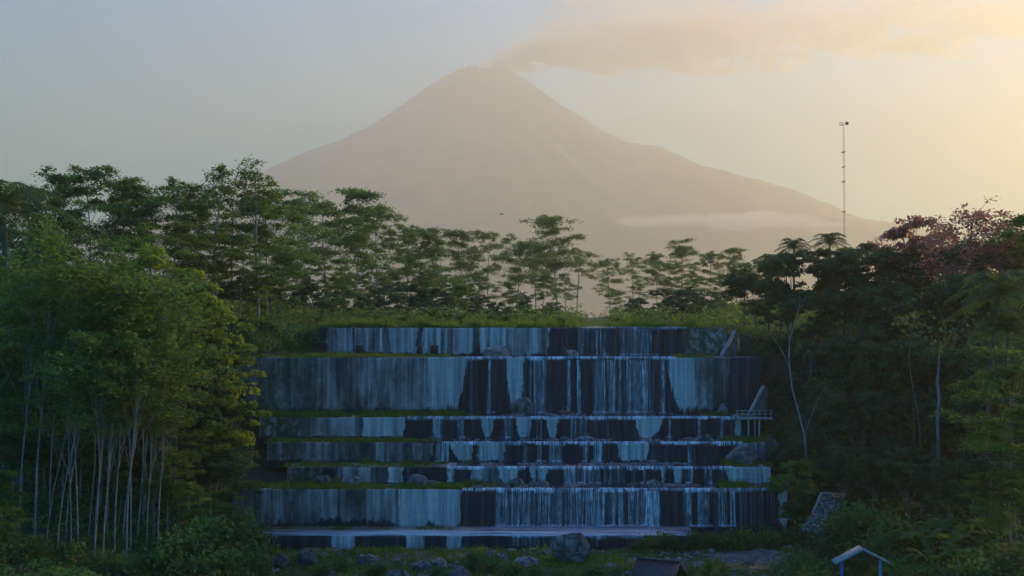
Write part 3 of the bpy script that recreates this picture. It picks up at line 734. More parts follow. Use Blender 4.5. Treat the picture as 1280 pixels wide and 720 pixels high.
# ------------------------------------------------------------------ foliage geometry
def leaves(centers, normals, length, width, tone):
    """rhombic leaf faces"""
    n = len(centers)
    nrm = normals / (np.linalg.norm(normals, axis=1, keepdims=True) + 1e-9)
    rv = RNG.normal(size=(n, 3)); t = np.cross(nrm, rv); t /= (np.linalg.norm(t, axis=1, keepdims=True) + 1e-9)
    b = np.cross(nrm, t)
    L = (length * RNG.uniform(0.7, 1.3, n))[:, None] / 2; W = (width * RNG.uniform(0.7, 1.3, n))[:, None] / 2
    V = np.stack([centers - t * L, centers + b * W, centers + t * L, centers - b * W], 1).reshape(-1, 3)
    F = np.arange(n * 4).reshape(n, 4)
    return V, F, np.repeat(tone, 4)
def ball(n, r, flat=1.0, shell=0.5):
    d = RNG.normal(size=(n, 3)); d /= np.linalg.norm(d, axis=1, keepdims=True)
    rr = RNG.uniform(shell ** 3, 1, n) ** (1 / 3)
    return d * rr[:, None] * np.array([r, r, r * flat])

def bez(p0, p1, p2, n=6):
    p0, p1, p2 = map(np.array, (p0, p1, p2)); t = np.linspace(0, 1, n)[:, None]
    return (1 - t) ** 2 * p0 + 2 * t * (1 - t) * p1 + t ** 2 * p2

def make_flat_tree(seed, h=16.0, crown_from=0.5, spread=4.2, npads=26, leafmat='leaf_flat', bark='bark_pale', pad_r=(0.9, 1.9), per=200, lean=0.0, thin=1.0, leafsz=(.34, .19)):
    """albizia-like: slim pale trunk, rising limbs, flat layered pads of fine leaves"""
    rs = np.random.default_rng(seed)
    tb = MB()
    topx, topy = rs.normal(0, 0.5) + lean * h, rs.normal(0, 0.5)
    tr = bez((0, 0, -0.8), (lean * h * 0.35 + rs.normal(0, .25), rs.normal(0, .25), h * 0.5), (topx, topy, h * 0.93), 12)
    wob = rs.uniform(0, 6.28); tr = tr + np.stack([np.sin(np.linspace(0, 7, 12) + wob) * .16 * np.linspace(0, 1, 12) ** .5, np.cos(np.linspace(0, 6, 12) + wob) * .14, np.zeros(12)], -1)
    r0 = (0.011 * h + 0.02) * thin * rs.uniform(.75, 1.25)
    tb.tube(tr, list(np.linspace(r0, r0 * 0.22, 12)), 6)
    C, N, T = [], [], []
    def trunk_at(f): return tr[min(11, int(f / 0.93 * 11))] if f < .93 else tr[-1]
    for i in range(npads):
        f = crown_from + (1 - crown_from) * ((i + 0.5) / npads) ** 0.8
        a = i * 2.4 + rs.uniform(-.5, .5)
        prof = math.sin(math.pi * min(1, 0.22 + 0.72 * ((f - crown_from) / (1 - crown_from)))) ** 0.7
        rad = spread * prof * rs.uniform(0.25, 1.05)
        base = trunk_at(max(0.3, f - (rs.uniform(0.10, 0.2) if thin > .6 else rs.uniform(.16, .34))))
        tip = np.array([trunk_at(f)[0] + rad * math.cos(a), trunk_at(f)[1] + rad * math.sin(a), h * f + rs.uniform(-.7, .5)])
        mid = base * .62 + tip * .38 + np.array([0, 0, .16 * np.linalg.norm(tip - base)])
        br = bez(base, mid, tip, 5); rb = max(0.018, r0 * 0.32 * (1.15 - f))
        tb.tube(br, list(np.linspace(rb, 0.015, 5)), 4, cap=False)
        pr = rs.uniform(*pad_r) * (0.75 + 0.45 * prof)
        tone0 = rs.uniform(0.1, 0.9)
        nsub = 5
        for q in range(nsub):
            oc = np.array([rs.normal(0, pr * 0.55), rs.normal(0, pr * 0.55), rs.normal(0, 0.32)])
            k = int(per / nsub * rs.uniform(.6, 1.4)); rr = pr * rs.uniform(0.4, 0.75)
            d = rs.normal(size=(k, 3)) * np.array([rr * .5, rr * .5, 0.17])
            d[:, 2] += -0.10 * (np.hypot(d[:, 0], d[:, 1]) / rr) ** 2
            C.append(tip + oc + d); N.append(rs.normal(0, 0.42, (k, 3)) + np.array([0, 0, 1])); T.append(np.clip(tone0 + rs.normal(0, .16, k), 0, 1))
            if q < 2: tb.tube([tip - (tip - mid) * 0.2, tip + oc * 0.8], [0.025, 0.01], 4, cap=False)
    V, F, A = leaves(np.concatenate(C), np.concatenate(N), leafsz[0], leafsz[1], np.concatenate(T))
    root = empty('flat_topped_tree', (0, -500, 0))
    t = tb.build('trunk', M[bark], None, smooth=True); c = mesh_np('crown', V, F, M[leafmat], attrs={'tone': A})
    reg(root, t, c); root['native_h'] = h; return root

def make_broad_tree(seed, h=12.0, spread=4.5, nclump=60, leafmat='leaf_dark', bark='bark_grey', per=150, leaf=(0.34, 0.2), low=0.25, name='broadleaf_tree'):
    rs = np.random.default_rng(seed); tb = MB()
    tr = bez((0, 0, -0.8), (rs.normal(0, .5), rs.normal(0, .5), h * .4), (rs.normal(0, .6), rs.normal(0, .6), h * .8), 9)
    r0 = 0.018 * h; tb.tube(tr, list(np.linspace(r0, r0 * .25, 9)), 6)
    C, N, T = [], [], []
    lobes = [(np.array([rs.uniform(-.6, .6) * spread, rs.uniform(-.6, .6) * spread, h * rs.uniform(low + .15, .86)]), rs.uniform(.32, .6) * spread) for _ in range(9)]
    lobes.append((np.array([tr[-1][0], tr[-1][1], h * .86]), spread * .38))
    for i in range(nclump):
        lc, lr = lobes[i % len(lobes)]
        d = rs.normal(size=3); d /= np.linalg.norm(d); d[2] = abs(d[2]) * .9 - .15 * rs.uniform(0, 1)
        p = lc + d * lr * rs.uniform(.65, 1.05)
        p[2] = min(p[2], h * 0.97)
        if rs.uniform() < .14:
            base = tr[int(np.clip(p[2] / h * 8 - 2, 2, 8))]
            tb.tube(bez(base, (base + p) / 2 + np.array([0, 0, -.3]), p, 4), [r0 * .3, r0 * .2, .04, .015], 4, cap=False)
        cr = rs.uniform(.5, 1.15) * spread / 4.5; k = int(per * rs.uniform(.6, 1.3)); tone0 = rs.uniform(0.05, .95)
        dd = rs.normal(size=(k, 3)); dd /= np.linalg.norm(dd, axis=1, keepdims=True); dd[:, 2] = np.where(dd[:, 2] < -0.2, -dd[:, 2], dd[:, 2])
        rr = rs.uniform(.35, 1, k) ** .5 * (1 + .25 * np.sin(dd[:, 0] * 5 + i))
        C.append(p + dd * (rr * cr)[:, None] * np.array([1, 1, .62])); N.append(dd + rs.normal(0, .55, (k, 3)) + np.array([0, 0, .5])); T.append(np.clip(tone0 + rs.normal(0, .15, k), 0, 1))
    V, F, A = leaves(np.concatenate(C), np.concatenate(N), leaf[0], leaf[1], np.concatenate(T))
    root = empty(name, (0, -500, 0))
    t = tb.build('trunk', M[bark], None, smooth=True); c = mesh_np('crown', V, F, M[leafmat], attrs={'tone': A})
    reg(root, t, c); root['native_h'] = h; return root

def make_palm(seed, h=10.0, nf=24, fl=3.6, upmax=1.45, thick=1.0):
    rs = np.random.default_rng(seed); tb = MB()
    top = np.array([rs.normal(0, .6), rs.normal(0, .6), h - 1.6])
    tb.tube(bez((0, 0, -.8), (rs.normal(0, .3), rs.normal(0, .3), h * .5), top, 10), list(np.linspace(.24 * thick, .14 * thick, 10)), 8)
    V, F, A = [], [], []; n = 0
    for i in range(nf):
        a = i * 2.4 + rs.uniform(-.2, .2); up = upmax - 1.75 * (i / nf) + rs.uniform(-.1, .1)
        L = fl * rs.uniform(.85, 1.1); d = np.array([math.cos(a), math.sin(a), 0])
        p0 = top; p1 = top + d * L * .5 * math.cos(up) + np.array([0, 0, L * .62 * math.sin(up)]); p2 = top + d * L * (.45 + .5 * math.cos(up)) + np.array([0, 0, L * (.75 * math.sin(up) - .42)])
        pts = bez(p0, p1, p2, 15); side = np.cross(d, [0, 0, 1]); tone0 = rs.uniform(.1, .9)
        for j in range(1, 15):
            ll = .85 * math.sin(math.pi * (.12 + .82 * j / 15)) ** .6
            tg = pts[j] - pts[j - 1]; tg /= np.linalg.norm(tg)
            for s_ in (-1, 1):
                for q in range(2):
                    base = pts[j] - tg * .12 * q
                    tip = base + side * s_ * ll * .8 + tg * ll * .45 + np.array([0, 0, -ll * rs.uniform(.2, .65)])
                    w_ = tg * .045; V += [base - w_, base + w_, tip + w_ * .3, tip - w_ * .3]; F.append((n, n + 1, n + 2, n + 3)); A += [np.clip(tone0 + rs.normal(0, .1), 0, 1)] * 4; n += 4
        for j in range(14):
            w_ = side * .035; V += [pts[j] - w_, pts[j] + w_, pts[j + 1] + w_, pts[j + 1] - w_]; F.append((n, n + 1, n + 2, n + 3)); A += [.7] * 4; n += 4
    root = empty('coconut_palm', (0, -500, 0))
    t = tb.build('trunk', M['bark_grey'], None, smooth=True); c = mesh_np('crown', np.array(V), np.array(F), M['leaf_palm'], attrs={'tone': np.array(A)})
    reg(root, t, c); root['native_h'] = h; return root

def make_banana(seed, h=3.6, nl=9):
    rs = np.random.default_rng(seed); tb = MB(); V, F, A = [], [], []; n = 0
    top = np.array([0, 0, h * .36]); tb.tube([(0, 0, -.3), (0.03, 0, h * .18), tuple(top)], [.13, .11, .07], 8)
    for i in range(nl):
        a = i * 2.4 + rs.uniform(-.3, .3); up = rs.uniform(.2, 1.4); L = h * rs.uniform(.5, .75); d = np.array([math.cos(a), math.sin(a), 0]); side = np.cross(d, [0, 0, 1])
        pts = bez(top, top + d * L * .4 * math.cos(up) + np.array([0, 0, L * .75]), top + d * L * (.35 + .55 * math.cos(up)) + np.array([0, 0, L * (math.sin(up) * .62)]), 14)
        tone0 = rs.uniform(.2, .95)
        wd = [0.04] + [.36 * (h / 3.6) * math.sin(math.pi * min(1, (.08 + .9 * (j / 13)))) ** .55 for j in range(1, 13)] + [.03]
        for s_ in (-1, 1):
            for j in range(1, 13):
                fold = rs.uniform(.1, .45); g_ = .06 * rs.uniform(0, 1)
                pa = pts[j] * (1 - g_) + pts[j + 1] * g_
                o1 = side * s_ * wd[j] + np.array([0, 0, -wd[j] * fold * .7]); o2 = side * s_ * wd[j + 1] + np.array([0, 0, -wd[j + 1] * fold * .7])
                V += [pa, pts[j + 1], pts[j + 1] + o2, pa + o1]; F.append((n, n + 1, n + 2, n + 3)); A += [np.clip(tone0 + rs.normal(0, .06), 0, 1)] * 4; n += 4
    root = empty('banana_plant', (0, -500, 0))
    t = tb.build('stem', M['leaf_banana'], None, smooth=True); c = mesh_np('leaves', np.array(V), np.array(F), M['leaf_banana'], attrs={'tone': np.array(A)})
    reg(root, t, c); root['native_h'] = h; return root

def make_shrub(seed, h=2.0, leafmat='leaf_shrub', name='shrub', leaf=(0.22, 0.12), spiky=False):
    rs = np.random.default_rng(seed); C, N, T = [], [], []; tb = MB()
    for i in range(16):
        a = rs.uniform(0, 6.28); r = rs.uniform(0, .8) * h * .6
        p = np.array([math.cos(a) * r, math.sin(a) * r, h * rs.uniform(.25, .85) * (1 - .25 * r / h)])
        tb.tube([(0, 0, -.2), tuple(p * .5 + np.array([0, 0, .1])), tuple(p)], [.035, .02, .01], 4, cap=False)
        k = 85; dd = rs.normal(size=(k, 3)) * h * .17; tone0 = rs.uniform(0, 1)
        C.append(p + dd * np.array([1.2, 1.2, .8])); N.append(rs.normal(0, .6, (k, 3)) + np.array([0, 0, .8])); T.append(np.clip(tone0 + rs.normal(0, .15, k), 0, 1))
    V, F, A = leaves(np.concatenate(C), np.concatenate(N), leaf[0], leaf[1], np.concatenate(T))
    root = empty(name, (0, -500, 0)); t = tb.build('stem', M['bark_grey']); c = mesh_np('foliage', V, F, M[leafmat], attrs={'tone': A})
    reg(root, t, c); root['native_h'] = h; return root

def make_dracaena(seed, h=2.6):
    rs = np.random.default_rng(seed); V, F, A = [], [], []; n = 0; tb = MB()
    tb.tube([(0, 0, -.2), (.03, 0, h * .55)], [.06, .045], 6)
    for i in range(70):
        a = rs.uniform(0, 6.28); up = rs.uniform(-.1, 1.45); L = h * rs.uniform(.3, .5); d = np.array([math.cos(a), math.sin(a), 0]); side = np.cross(d, [0, 0, 1])
        top = np.array([.03, 0, h * rs.uniform(.35, .62)])
        pts = bez(top, top + d * L * .5 * math.cos(up) + np.array([0, 0, L * .6 * math.sin(up)]), top + d * L * math.cos(up) + np.array([0, 0, L * (math.sin(up) * .95 - .2)]), 6)
        tone0 = rs.uniform(.3, 1); w0 = [.03, .05, .055, .045, .03, .005]
        for j in range(5):
            V += [pts[j] - side * w0[j], pts[j] + side * w0[j], pts[j + 1] + side * w0[j + 1], pts[j + 1] - side * w0[j + 1]]; F.append((n, n + 1, n + 2, n + 3)); A += [tone0] * 4; n += 4
    root = empty('spiky_plant', (0, -500, 0)); t = tb.build('stem', M['bark_grey']); c = mesh_np('leaves', np.array(V), np.array(F), M['leaf_banana'], attrs={'tone': np.array(A)})
    reg(root, t, c); root['native_h'] = h; return root

FLAT = [make_flat_tree(s, 16, rcf, sp, npd, per=430, lean=ln, thin=.75) for s, rcf, sp, npd, ln in
        ((1, .42, 4.2, 24, 0), (2, .5, 4.8, 22, .03), (3, .38, 3.6, 24, -.02), (4, .55, 5.2, 20, .05), (5, .45, 4.0, 21, -.04), (6, .5, 4.4, 25, 0), (7, .6, 5.4, 16, -.05), (8, .36, 3.2, 22, .03), (9, .55, 4.6, 14, .06), (10, .48, 3.9, 27, .0))]
WISP = [make_flat_tree(s, 16, .68, 2.2, 13, per=150, pad_r=(.6, 1.2)) for s in (11, 12)]
TALL = [make_flat_tree(s, 18, cf, sp, n_, per=210, lean=ln, pad_r=(.9, 1.8), bark='bark_pale', thin=.3) for s, cf, sp, n_, ln in
        ((21, .66, 3.4, 15, .05), (22, .72, 3.0, 13, .09), (23, .62, 3.8, 17, .02), (24, .7, 2.9, 12, .12), (25, .64, 3.2, 14, -.02), (26, .74, 2.6, 11, .07))]
YEL = [make_broad_tree(31, 10, 3.6, 50, 'leaf_sunlit_yellow', per=120, leaf=(.3, .17), name='sunlit_yellow_tree')]
BROAD = [make_broad_tree(s, 12, sp, 80, per=150) for s, sp in ((41, 4.6), (42, 5.2), (43, 4.2), (44, 4.8))]
REDT = [make_broad_tree(51, 11, 3.6, 70, 'leaf_red', per=60, leaf=(.32, .2), low=.3, name='reddish_tree')]
REDF = [make_flat_tree(52, 14, .5, 4.8, 30, 'leaf_red', per=130), make_flat_tree(53, 14, .55, 4.2, 26, 'leaf_red', per=110)]
PALM = [make_palm(61), make_palm(62), make_palm(63)]
PALMT = [make_palm(64, 16, 20, 3.2, 1.5, .8), make_palm(65, 16, 22, 3.4, 1.5, .8), make_palm(66, 16, 18, 3.0, 1.5, .8)]
BUSH = [make_broad_tree(s, 8, 4.2, 60, 'leaf_flat' if s == 46 else 'leaf_dark', per=130, leaf=(.42, .24), low=-.12, name='bushy_tree') for s in (45, 46, 47)]
BAN = [make_banana(71), make_banana(72)]
SHR = [make_shrub(81), make_shrub(82), make_shrub(83, leaf=(.3, .16))]
DRA = [make_dracaena(91)]
used = set()
TREES = []
def put(protos, i, px, Y, top_py, label=None, cat='tree', group=None, rz=None, zoff=0.0, hmul=1.0):
    pr = protos[i % len(protos)]
    x = X(px, Y); zg = float(H(x, Y)) + zoff; zt = Z(top_py, Y)
    s = max(0.12, (zt - zg) / pr['native_h']) * hmul
    if pr.name in used: o = copy_tree(pr)
    else: o = pr; used.add(pr.name)
    o.location = (x, Y, zg); o.rotation_euler = (0, 0, RNG.uniform(0, 6.28) if rz is None else rz)
    w_ = s if s > .55 else s * 1.15
    o.scale = (w_, w_, s)
    tag(o, label, cat, group); TREES.append((o, px, Y, top_py))
    return o
ORD = ['first', 'second', 'third', 'fourth', 'fifth', 'sixth', 'seventh', 'eighth', 'ninth', 'tenth', 'eleventh', 'twelfth', 'thirteenth', 'fourteenth', 'fifteenth', 'sixteenth',
       'seventeenth', 'eighteenth', 'nineteenth', 'twentieth', 'twenty-first', 'twenty-second', 'twenty-third', 'twenty-fourth', 'twenty-fifth', 'twenty-sixth', 'twenty-seventh', 'twenty-eighth', 'twenty-ninth', 'thirtieth']
def label_row(objs, fmt):
    objs = sorted(objs, key=lambda o: o.location.x / o.location.y)
    for i, o in enumerate(objs): o['label'] = fmt % ORD[i]

YB = lambda Y: 132 + (Y - 132) * 4.6 + 6
# --- silhouette trees behind the dam
G1 = 'flat-topped trees on the misty plain behind the dam'
row = [put(FLAT, i, px, YB(Y), t, 'x', 'tree', G1) for i, (px, Y, t) in enumerate([
    (372, 142, 240), (408, 150, 248), (442, 146, 232), (474, 152, 262), (508, 158, 280), (542, 150, 288)])]
label_row(row, '%s from the left of the tall flat-topped trees above the top wall\'s grassy end')
row = [put(FLAT, i + 2, px, YB(Y), t, 'x', 'tree', G1) for i, (px, Y, t) in enumerate([
    (580, 165, 286), (612, 172, 290), (645, 168, 298), (668, 180, 305), (722, 178, 312), (762, 190, 322), (792, 186, 318), (822, 180, 318), (852, 170, 301), (888, 176, 314), (922, 170, 309), (948, 165, 325)])]
label_row(row, '%s from the left in the far skyline row of flat-topped trees against the volcano')
put(FLAT, 4, 696, YB(166), 264, 'tallest flat-topped tree in front of the volcano, rising above the far skyline row', 'tree', G1)
row = [put(FLAT, i, px, YB(Y), t, 'x', 'tree', G1) for i, (px, Y, t) in enumerate([
    (345, 138, 300), (392, 137, 318), (430, 138, 322), (465, 140, 330), (500, 139, 335), (535, 140, 338), (560, 142, 345)])]
label_row(row, '%s from the left of the shorter trees right behind the grassy bank')
row = [put(FLAT, i + 3, px, YB(Y), t, 'x', 'tree', G1) for i, (px, Y, t) in enumerate([
    (605, 150, 345), (640, 152, 350), (678, 150, 342), (706, 156, 352), (770, 160, 362), (800, 158, 352), (835, 155, 348), (870, 150, 345), (905, 146, 342)])]
label_row(row, '%s from the left of the short trees standing behind the spillway crest')
row = [put(YEL, 0, px, YB(Y), t, 'x', 'tree', 'yellowish bushy trees behind the dam') for px, Y, t in ((412, 150, 345), (455, 155, 352), (572, 150, 345), (592, 158, 352))]
label_row(row, '%s from the left of the yellowish bushy trees behind the dam')
row = [put(BROAD, i, px, YB(Y), t, 'x', 'tree', 'dark bushy trees on the plain behind the dam') for i, (px, Y, t) in enumerate([
    (312, 131, 340), (290, 130, 352), (338, 134, 345), (375, 150, 340), (430, 160, 345), (480, 165, 345), (525, 168, 345), (560, 166, 350), (650, 175, 365), (690, 152, 378), (800, 150, 372), (828, 146, 362), (858, 144, 358), (885, 142, 365)])]
label_row(row, '%s from the left of the dark rounded trees filling the gaps behind the dam')
row = [put(BAN, i, px, Y, t, 'x', 'banana plant', 'banana plants along the top wall') for i, (px, Y, t) in enumerate([
    (398, 133, 386), (432, 131, 388), (470, 134, 384), (505, 132, 386), (541, 131, 372), (560, 134, 378), (575, 131, 382), (612, 132, 384), (632, 133, 386), (668, 132, 388), (705, 131, 388), (770, 134, 388)])]
label_row(row, '%s from the left of the banana plants growing along the top wall')

row = [put(BUSH, i, px, 142 + (i % 4) * 9, t, 'x', 'tree', 'low hazy trees on the plain behind the dam') for i, (px, t) in enumerate([
    (322, 350), (350, 362), (378, 356), (404, 366), (428, 358), (452, 366), (478, 360), (502, 368), (528, 356), (550, 364), (572, 358), (596, 372), (622, 378), (655, 376), (684, 384), (795, 374), (822, 380), (850, 372), (878, 376), (905, 366)])]
label_row(row, '%s from the left of the low hazy trees hiding the stems behind the top wall')
# --- left bank: terrace trees (skyline)
G2 = 'tall flat-topped trees on the left bank'
row = [put(FLAT, i + 1, px, Y, t, 'x', 'tree', G2) for i, (px, Y, t) in enumerate([
    (38, 128, 232), (72, 126, 216), (108, 124, 210), (146, 128, 216), (178, 132, 236), (214, 130, 226), (244, 136, 238), (292, 138, 238), (335, 140, 240)])]
label_row(row, '%s from the left along the highest skyline of the left bank')
put(WISP, 0, 268, 128, 202, 'wispy narrow tree poking above the left skyline, the left one of the pair', 'tree', G2)
put(WISP, 1, 322, 132, 203, 'wispy narrow tree poking above the left skyline, the right one of the pair', 'tree', G2)
row = [put(FLAT, i + 4, px, Y, t, 'x', 'tree', G2) for i, (px, Y, t) in enumerate([
    (15, 118, 280), (60, 116, 275), (100, 118, 282), (145, 117, 290), (190, 120, 285), (232, 124, 280), (265, 128, 285), (300, 130, 290), (322, 128, 330), (248, 134, 318), (284, 136, 326), (352, 136, 318)])]
label_row(row, '%s from the left in the middle row of the left bank, below the skyline trees')
# front group with bare pale stems
row = [put(TALL, i, px, Y, t, 'x', 'tree', 'slim pale-stemmed trees at the water side of the left bank', rz=rz) for i, (px, Y, t, rz) in enumerate([
    (28, 92, 330, .2), (47, 90, 300, 0.1), (66, 94, 345, -.3), (84, 91, 370, .2), (100, 88, 318, 0), (112, 92, 400, .3), (122, 89, 352, -.2), (136, 93, 330, .1), (146, 88, 395, .2), (156, 91, 365, -.1),
    (166, 89, 340, .3), (172, 92, 385, 0), (182, 95, 352, .2), (194, 97, 380, .1), (200, 90, 410, .15), (74, 87, 430, .1), (92, 86, 450, .2), (118, 86, 420, .1), (132, 87, 455, -.1), (160, 86, 440, .25), (186, 90, 450, .2), (60, 88, 470, .3), (206, 99, 400, 0), (218, 101, 372, .2), (228, 103, 420, .1)])]
label_row(row, '%s from the left of the slim pale stems leaning over the left river bank')
row = [put(YEL, 0, px, Y, t, 'x', 'tree', 'sunlit yellow-green trees on the left bank') for px, Y, t in ((200, 108, 300), (222, 106, 330), (238, 105, 362), (258, 104, 376), (268, 104, 462), (150, 104, 325))]
label_row(row, '%s from the left of the sunlit yellow-green trees on the left bank')
row = [put(FLAT, i + 3, px, Y, t, 'x', 'tree', 'airy layered trees in the middle of the left bank') for i, (px, Y, t) in enumerate([
    (5, 105, 340), (45, 108, 325), (90, 110, 340), (135, 112, 335), (180, 112, 345), (215, 112, 360), (238, 111, 385), (250, 110, 415)])]
label_row(row, '%s from the left of the airy layered trees halfway up the left bank')
row = [put(BROAD, i, px, Y, t, 'x', 'tree', 'dark trees on the left bank') for i, (px, Y, t) in enumerate([
    (10, 100, 440), (60, 102, 450), (110, 103, 455), (165, 104, 450), (215, 104, 455), (232, 104, 470), (244, 104.5, 505), (252, 107, 465), (256, 102, 548), (20, 96, 540), (80, 98, 545), (140, 99, 550), (200, 99, 555), (230, 98, 562), (250, 99, 592), (268, 103, 508), (278, 100, 560)])]
label_row(row, '%s from the left of the dark rounded trees packed on the left bank')
row = [put(FLAT, i, px, Y, t, 'x', 'tree', 'layered green trees leaning out beside the dam on the left bank') for i, (px, Y, t) in enumerate([
    (212, 101, 352), (238, 104, 385), (258, 105, 425), (248, 101, 470), (264, 101, 530), (196, 98, 430), (225, 97, 520)])]
label_row(row, '%s from the left of the layered green trees beside the left end of the dam')
row = [put(FLAT, i + 2, px, Y, t, 'x', 'tree', 'young layered trees among the pale stems of the left bank') for i, (px, Y, t) in enumerate([
    (18, 97, 430), (58, 98, 400), (102, 97, 440), (142, 98, 415), (182, 97, 470), (30, 96, 520), (80, 96, 545), (128, 96, 530), (212, 94, 560), (240, 93, 600), (8, 84, 585), (150, 95, 590), (275, 96, 610)])]
label_row(row, '%s from the left of the young layered trees among the pale stems')
put(PALM, 0, 8, 112, 222, 'coconut palm cut by the photo edge above the left bank', 'palm tree', 'coconut palms on the left bank')
put(PALM, 1, 25, 98, 400, 'low drooping palm among the dark trees of the left bank', 'palm tree', 'coconut palms on the left bank')
put(PALM, 2, 196, 92, 600, 'small palm with pale fronds at the foot of the left bank stems', 'palm tree', 'coconut palms on the left bank')

# --- right bank
row = [put(BROAD, i, px, Y, t, 'x', 'tree', 'dark trees on the right bank') for i, (px, Y, t) in enumerate([
    (930, 136, 340), (955, 132, 328), (985, 124, 316), (1020, 124, 311), (1055, 124, 314), (1090, 123, 314), (1125, 124, 316), (1160, 124, 308), (1195, 122, 302), (1235, 120, 300), (1272, 118, 292)])]
label_row(row, '%s from the left of the dark trees along the top of the right bank')
row = [put(BROAD, i + 1, px, Y, t, 'x', 'tree', 'dark trees on the right bank') for i, (px, Y, t) in enumerate([
    (945, 126, 375), (975, 124, 362), (1010, 120, 370), (1045, 120, 355), (1080, 118, 365), (1115, 116, 352), (1150, 114, 368), (1190, 114, 350), (1230, 110, 345), (1268, 108, 350)])]
label_row(row, '%s from the left in the second layer of dark trees on the right bank')
row = [put(BROAD, i + 2, px, Y, t, 'x', 'tree', 'dark trees on the right bank') for i, (px, Y, t) in enumerate([
    (968, 122.5, 420), (1030, 112, 425), (1062, 110, 415), (1100, 108, 430), (1140, 106, 418), (1182, 105, 430), (1222, 102, 420), (1262, 99, 415)])]
label_row(row, '%s from the left in the third layer of dark trees on the right bank')
row = [put(BROAD, i + 3, px, Y, t, 'x', 'tree', 'dark trees on the right bank') for i, (px, Y, t) in enumerate([
    (985, 119, 470), (1038, 106, 500), (1075, 104, 490), (1115, 101, 500), (1160, 99, 490), (1205, 97, 500), (1245, 94, 495), (1285, 92, 490)])]
label_row(row, '%s from the left in the fourth layer of dark trees on the right bank')
row = [put(BROAD, i, px, Y, t, 'x', 'tree', 'dark trees on the right bank') for i, (px, Y, t) in enumerate([
    (1010, 110, 545), (1052, 100, 560), (1090, 97, 568), (1135, 94, 560), (1180, 91, 570), (1225, 89, 575)])]
label_row(row, '%s from the left of the low dark trees above the gabion and banana plants')
row = [put(FLAT, i, px, Y, t, 'x', 'tree', 'flat-topped trees on the right edge') for i, (px, Y, t) in enumerate([
    (1262, 84, 440), (1290, 80, 500), (1245, 82, 590), (1272, 78, 600)])]
label_row(row, '%s from the left of the layered green trees at the right photo edge')
put(REDT, 0, 1136, 124, 268, 'round reddish tree against the pale sky on the right bank', 'tree')
put(REDT, 0, 1098, 128, 300, 'smaller reddish tree just left of the round reddish one', 'tree')
put(REDT, 0, 1168, 125, 286, 'low reddish tree between the round reddish one and the spreading pair', 'tree')
put(REDF, 0, 1208, 117, 262, 'spreading pinkish flat-topped tree on the right skyline, left one of the two', 'tree', 'spreading pinkish trees on the right skyline')
put(REDF, 1, 1250, 116, 269, 'spreading pinkish flat-topped tree on the right skyline, right one of the two', 'tree', 'spreading pinkish trees on the right skyline')
put(FLAT, 2, 1304, 112, 262, 'green flat-topped tree cut by the right photo edge on the skyline', 'tree')
row = [put(PALMT, i, px, Y, t, 'x', 'palm tree', 'coconut palms on the right skyline') for i, (px, Y, t) in enumerate([
    (990, 126, 296), (1034, 127, 289), (1083, 126, 301), (960, 128, 316), (1060, 128, 308), (1110, 126, 306)])]
label_row(row, '%s from the left of the coconut palms on the right skyline')
put(PALMT, 1, 1235, 92, 334, 'large coconut palm with drooping fronds against the dark right bank', 'palm tree')
put(PALMT, 2, 1265, 90, 382, 'lower coconut palm near the right photo edge', 'palm tree')

row = [put(BUSH, i, px, Y, t, 'x', 'tree', 'bushy trees overlapping the right end of the dam') for i, (px, Y, t) in enumerate([
    (1000, 101.5, 600), (992, 104, 578), (984, 108, 556)])]
label_row(row, '%s from the left of the bushy trees overlapping the right end of the dam')
# pale forked bare tree on the right bank
def bare_tree(name, label, pts_list, bark):
    base = Vector(pts_list[0][0][0]); root = empty(name, base); tb = MB()
    for pts, rad in pts_list: tb.tube([Vector(p) - base for p in pts], [q * .5 for q in rad], 6)
    t = tb.build('trunk', M[bark], root, smooth=True)
    rs = np.random.default_rng(5); C = []
    for pts, rad in pts_list[1:]:
        tip = np.array(pts[-1]) - np.array(base)
        C.append(tip + rs.normal(0, .45, (26, 3)))
    C = np.concatenate(C); V, F, A = leaves(C, rs.normal(0, 1, C.shape), .22, .12, rs.uniform(.3, 1, len(C)))
    mesh_np('crown', V, F, M['leaf_flat'], root, attrs={'tone': A})
    tag(root, label, 'tree')
Yb_ = 103.5
fp = lambda px, py, dy=0: P(px, py, Yb_ + dy)
bare_tree('bare_tree', 'pale forked nearly leafless tree at the right end of the dam', [
    ([fp(1008, 575), fp(1006, 545), fp(998, 515), fp(990, 485), fp(986, 450), fp(987, 425), fp(993, 405), fp(1000, 380), fp(999, 355)], [.19, .17, .15, .13, .12, .10, .08, .05, .02]),
    ([fp(987, 462), fp(981, 446), fp(973, 432), fp(965, 420), fp(955, 408)], [.09, .07, .055, .04, .02]),
    ([fp(988, 425), fp(983, 412), fp(978, 400), fp(972, 388)], [.07, .05, .04, .015]),
    ([fp(1001, 385), fp(1007, 372), fp(1010, 358)], [.05, .03, .015]),
    ([fp(1004, 548), fp(1014, 520), fp(1022, 500), fp(1034, 482)], [.06, .05, .04, .02])], 'bark_white')
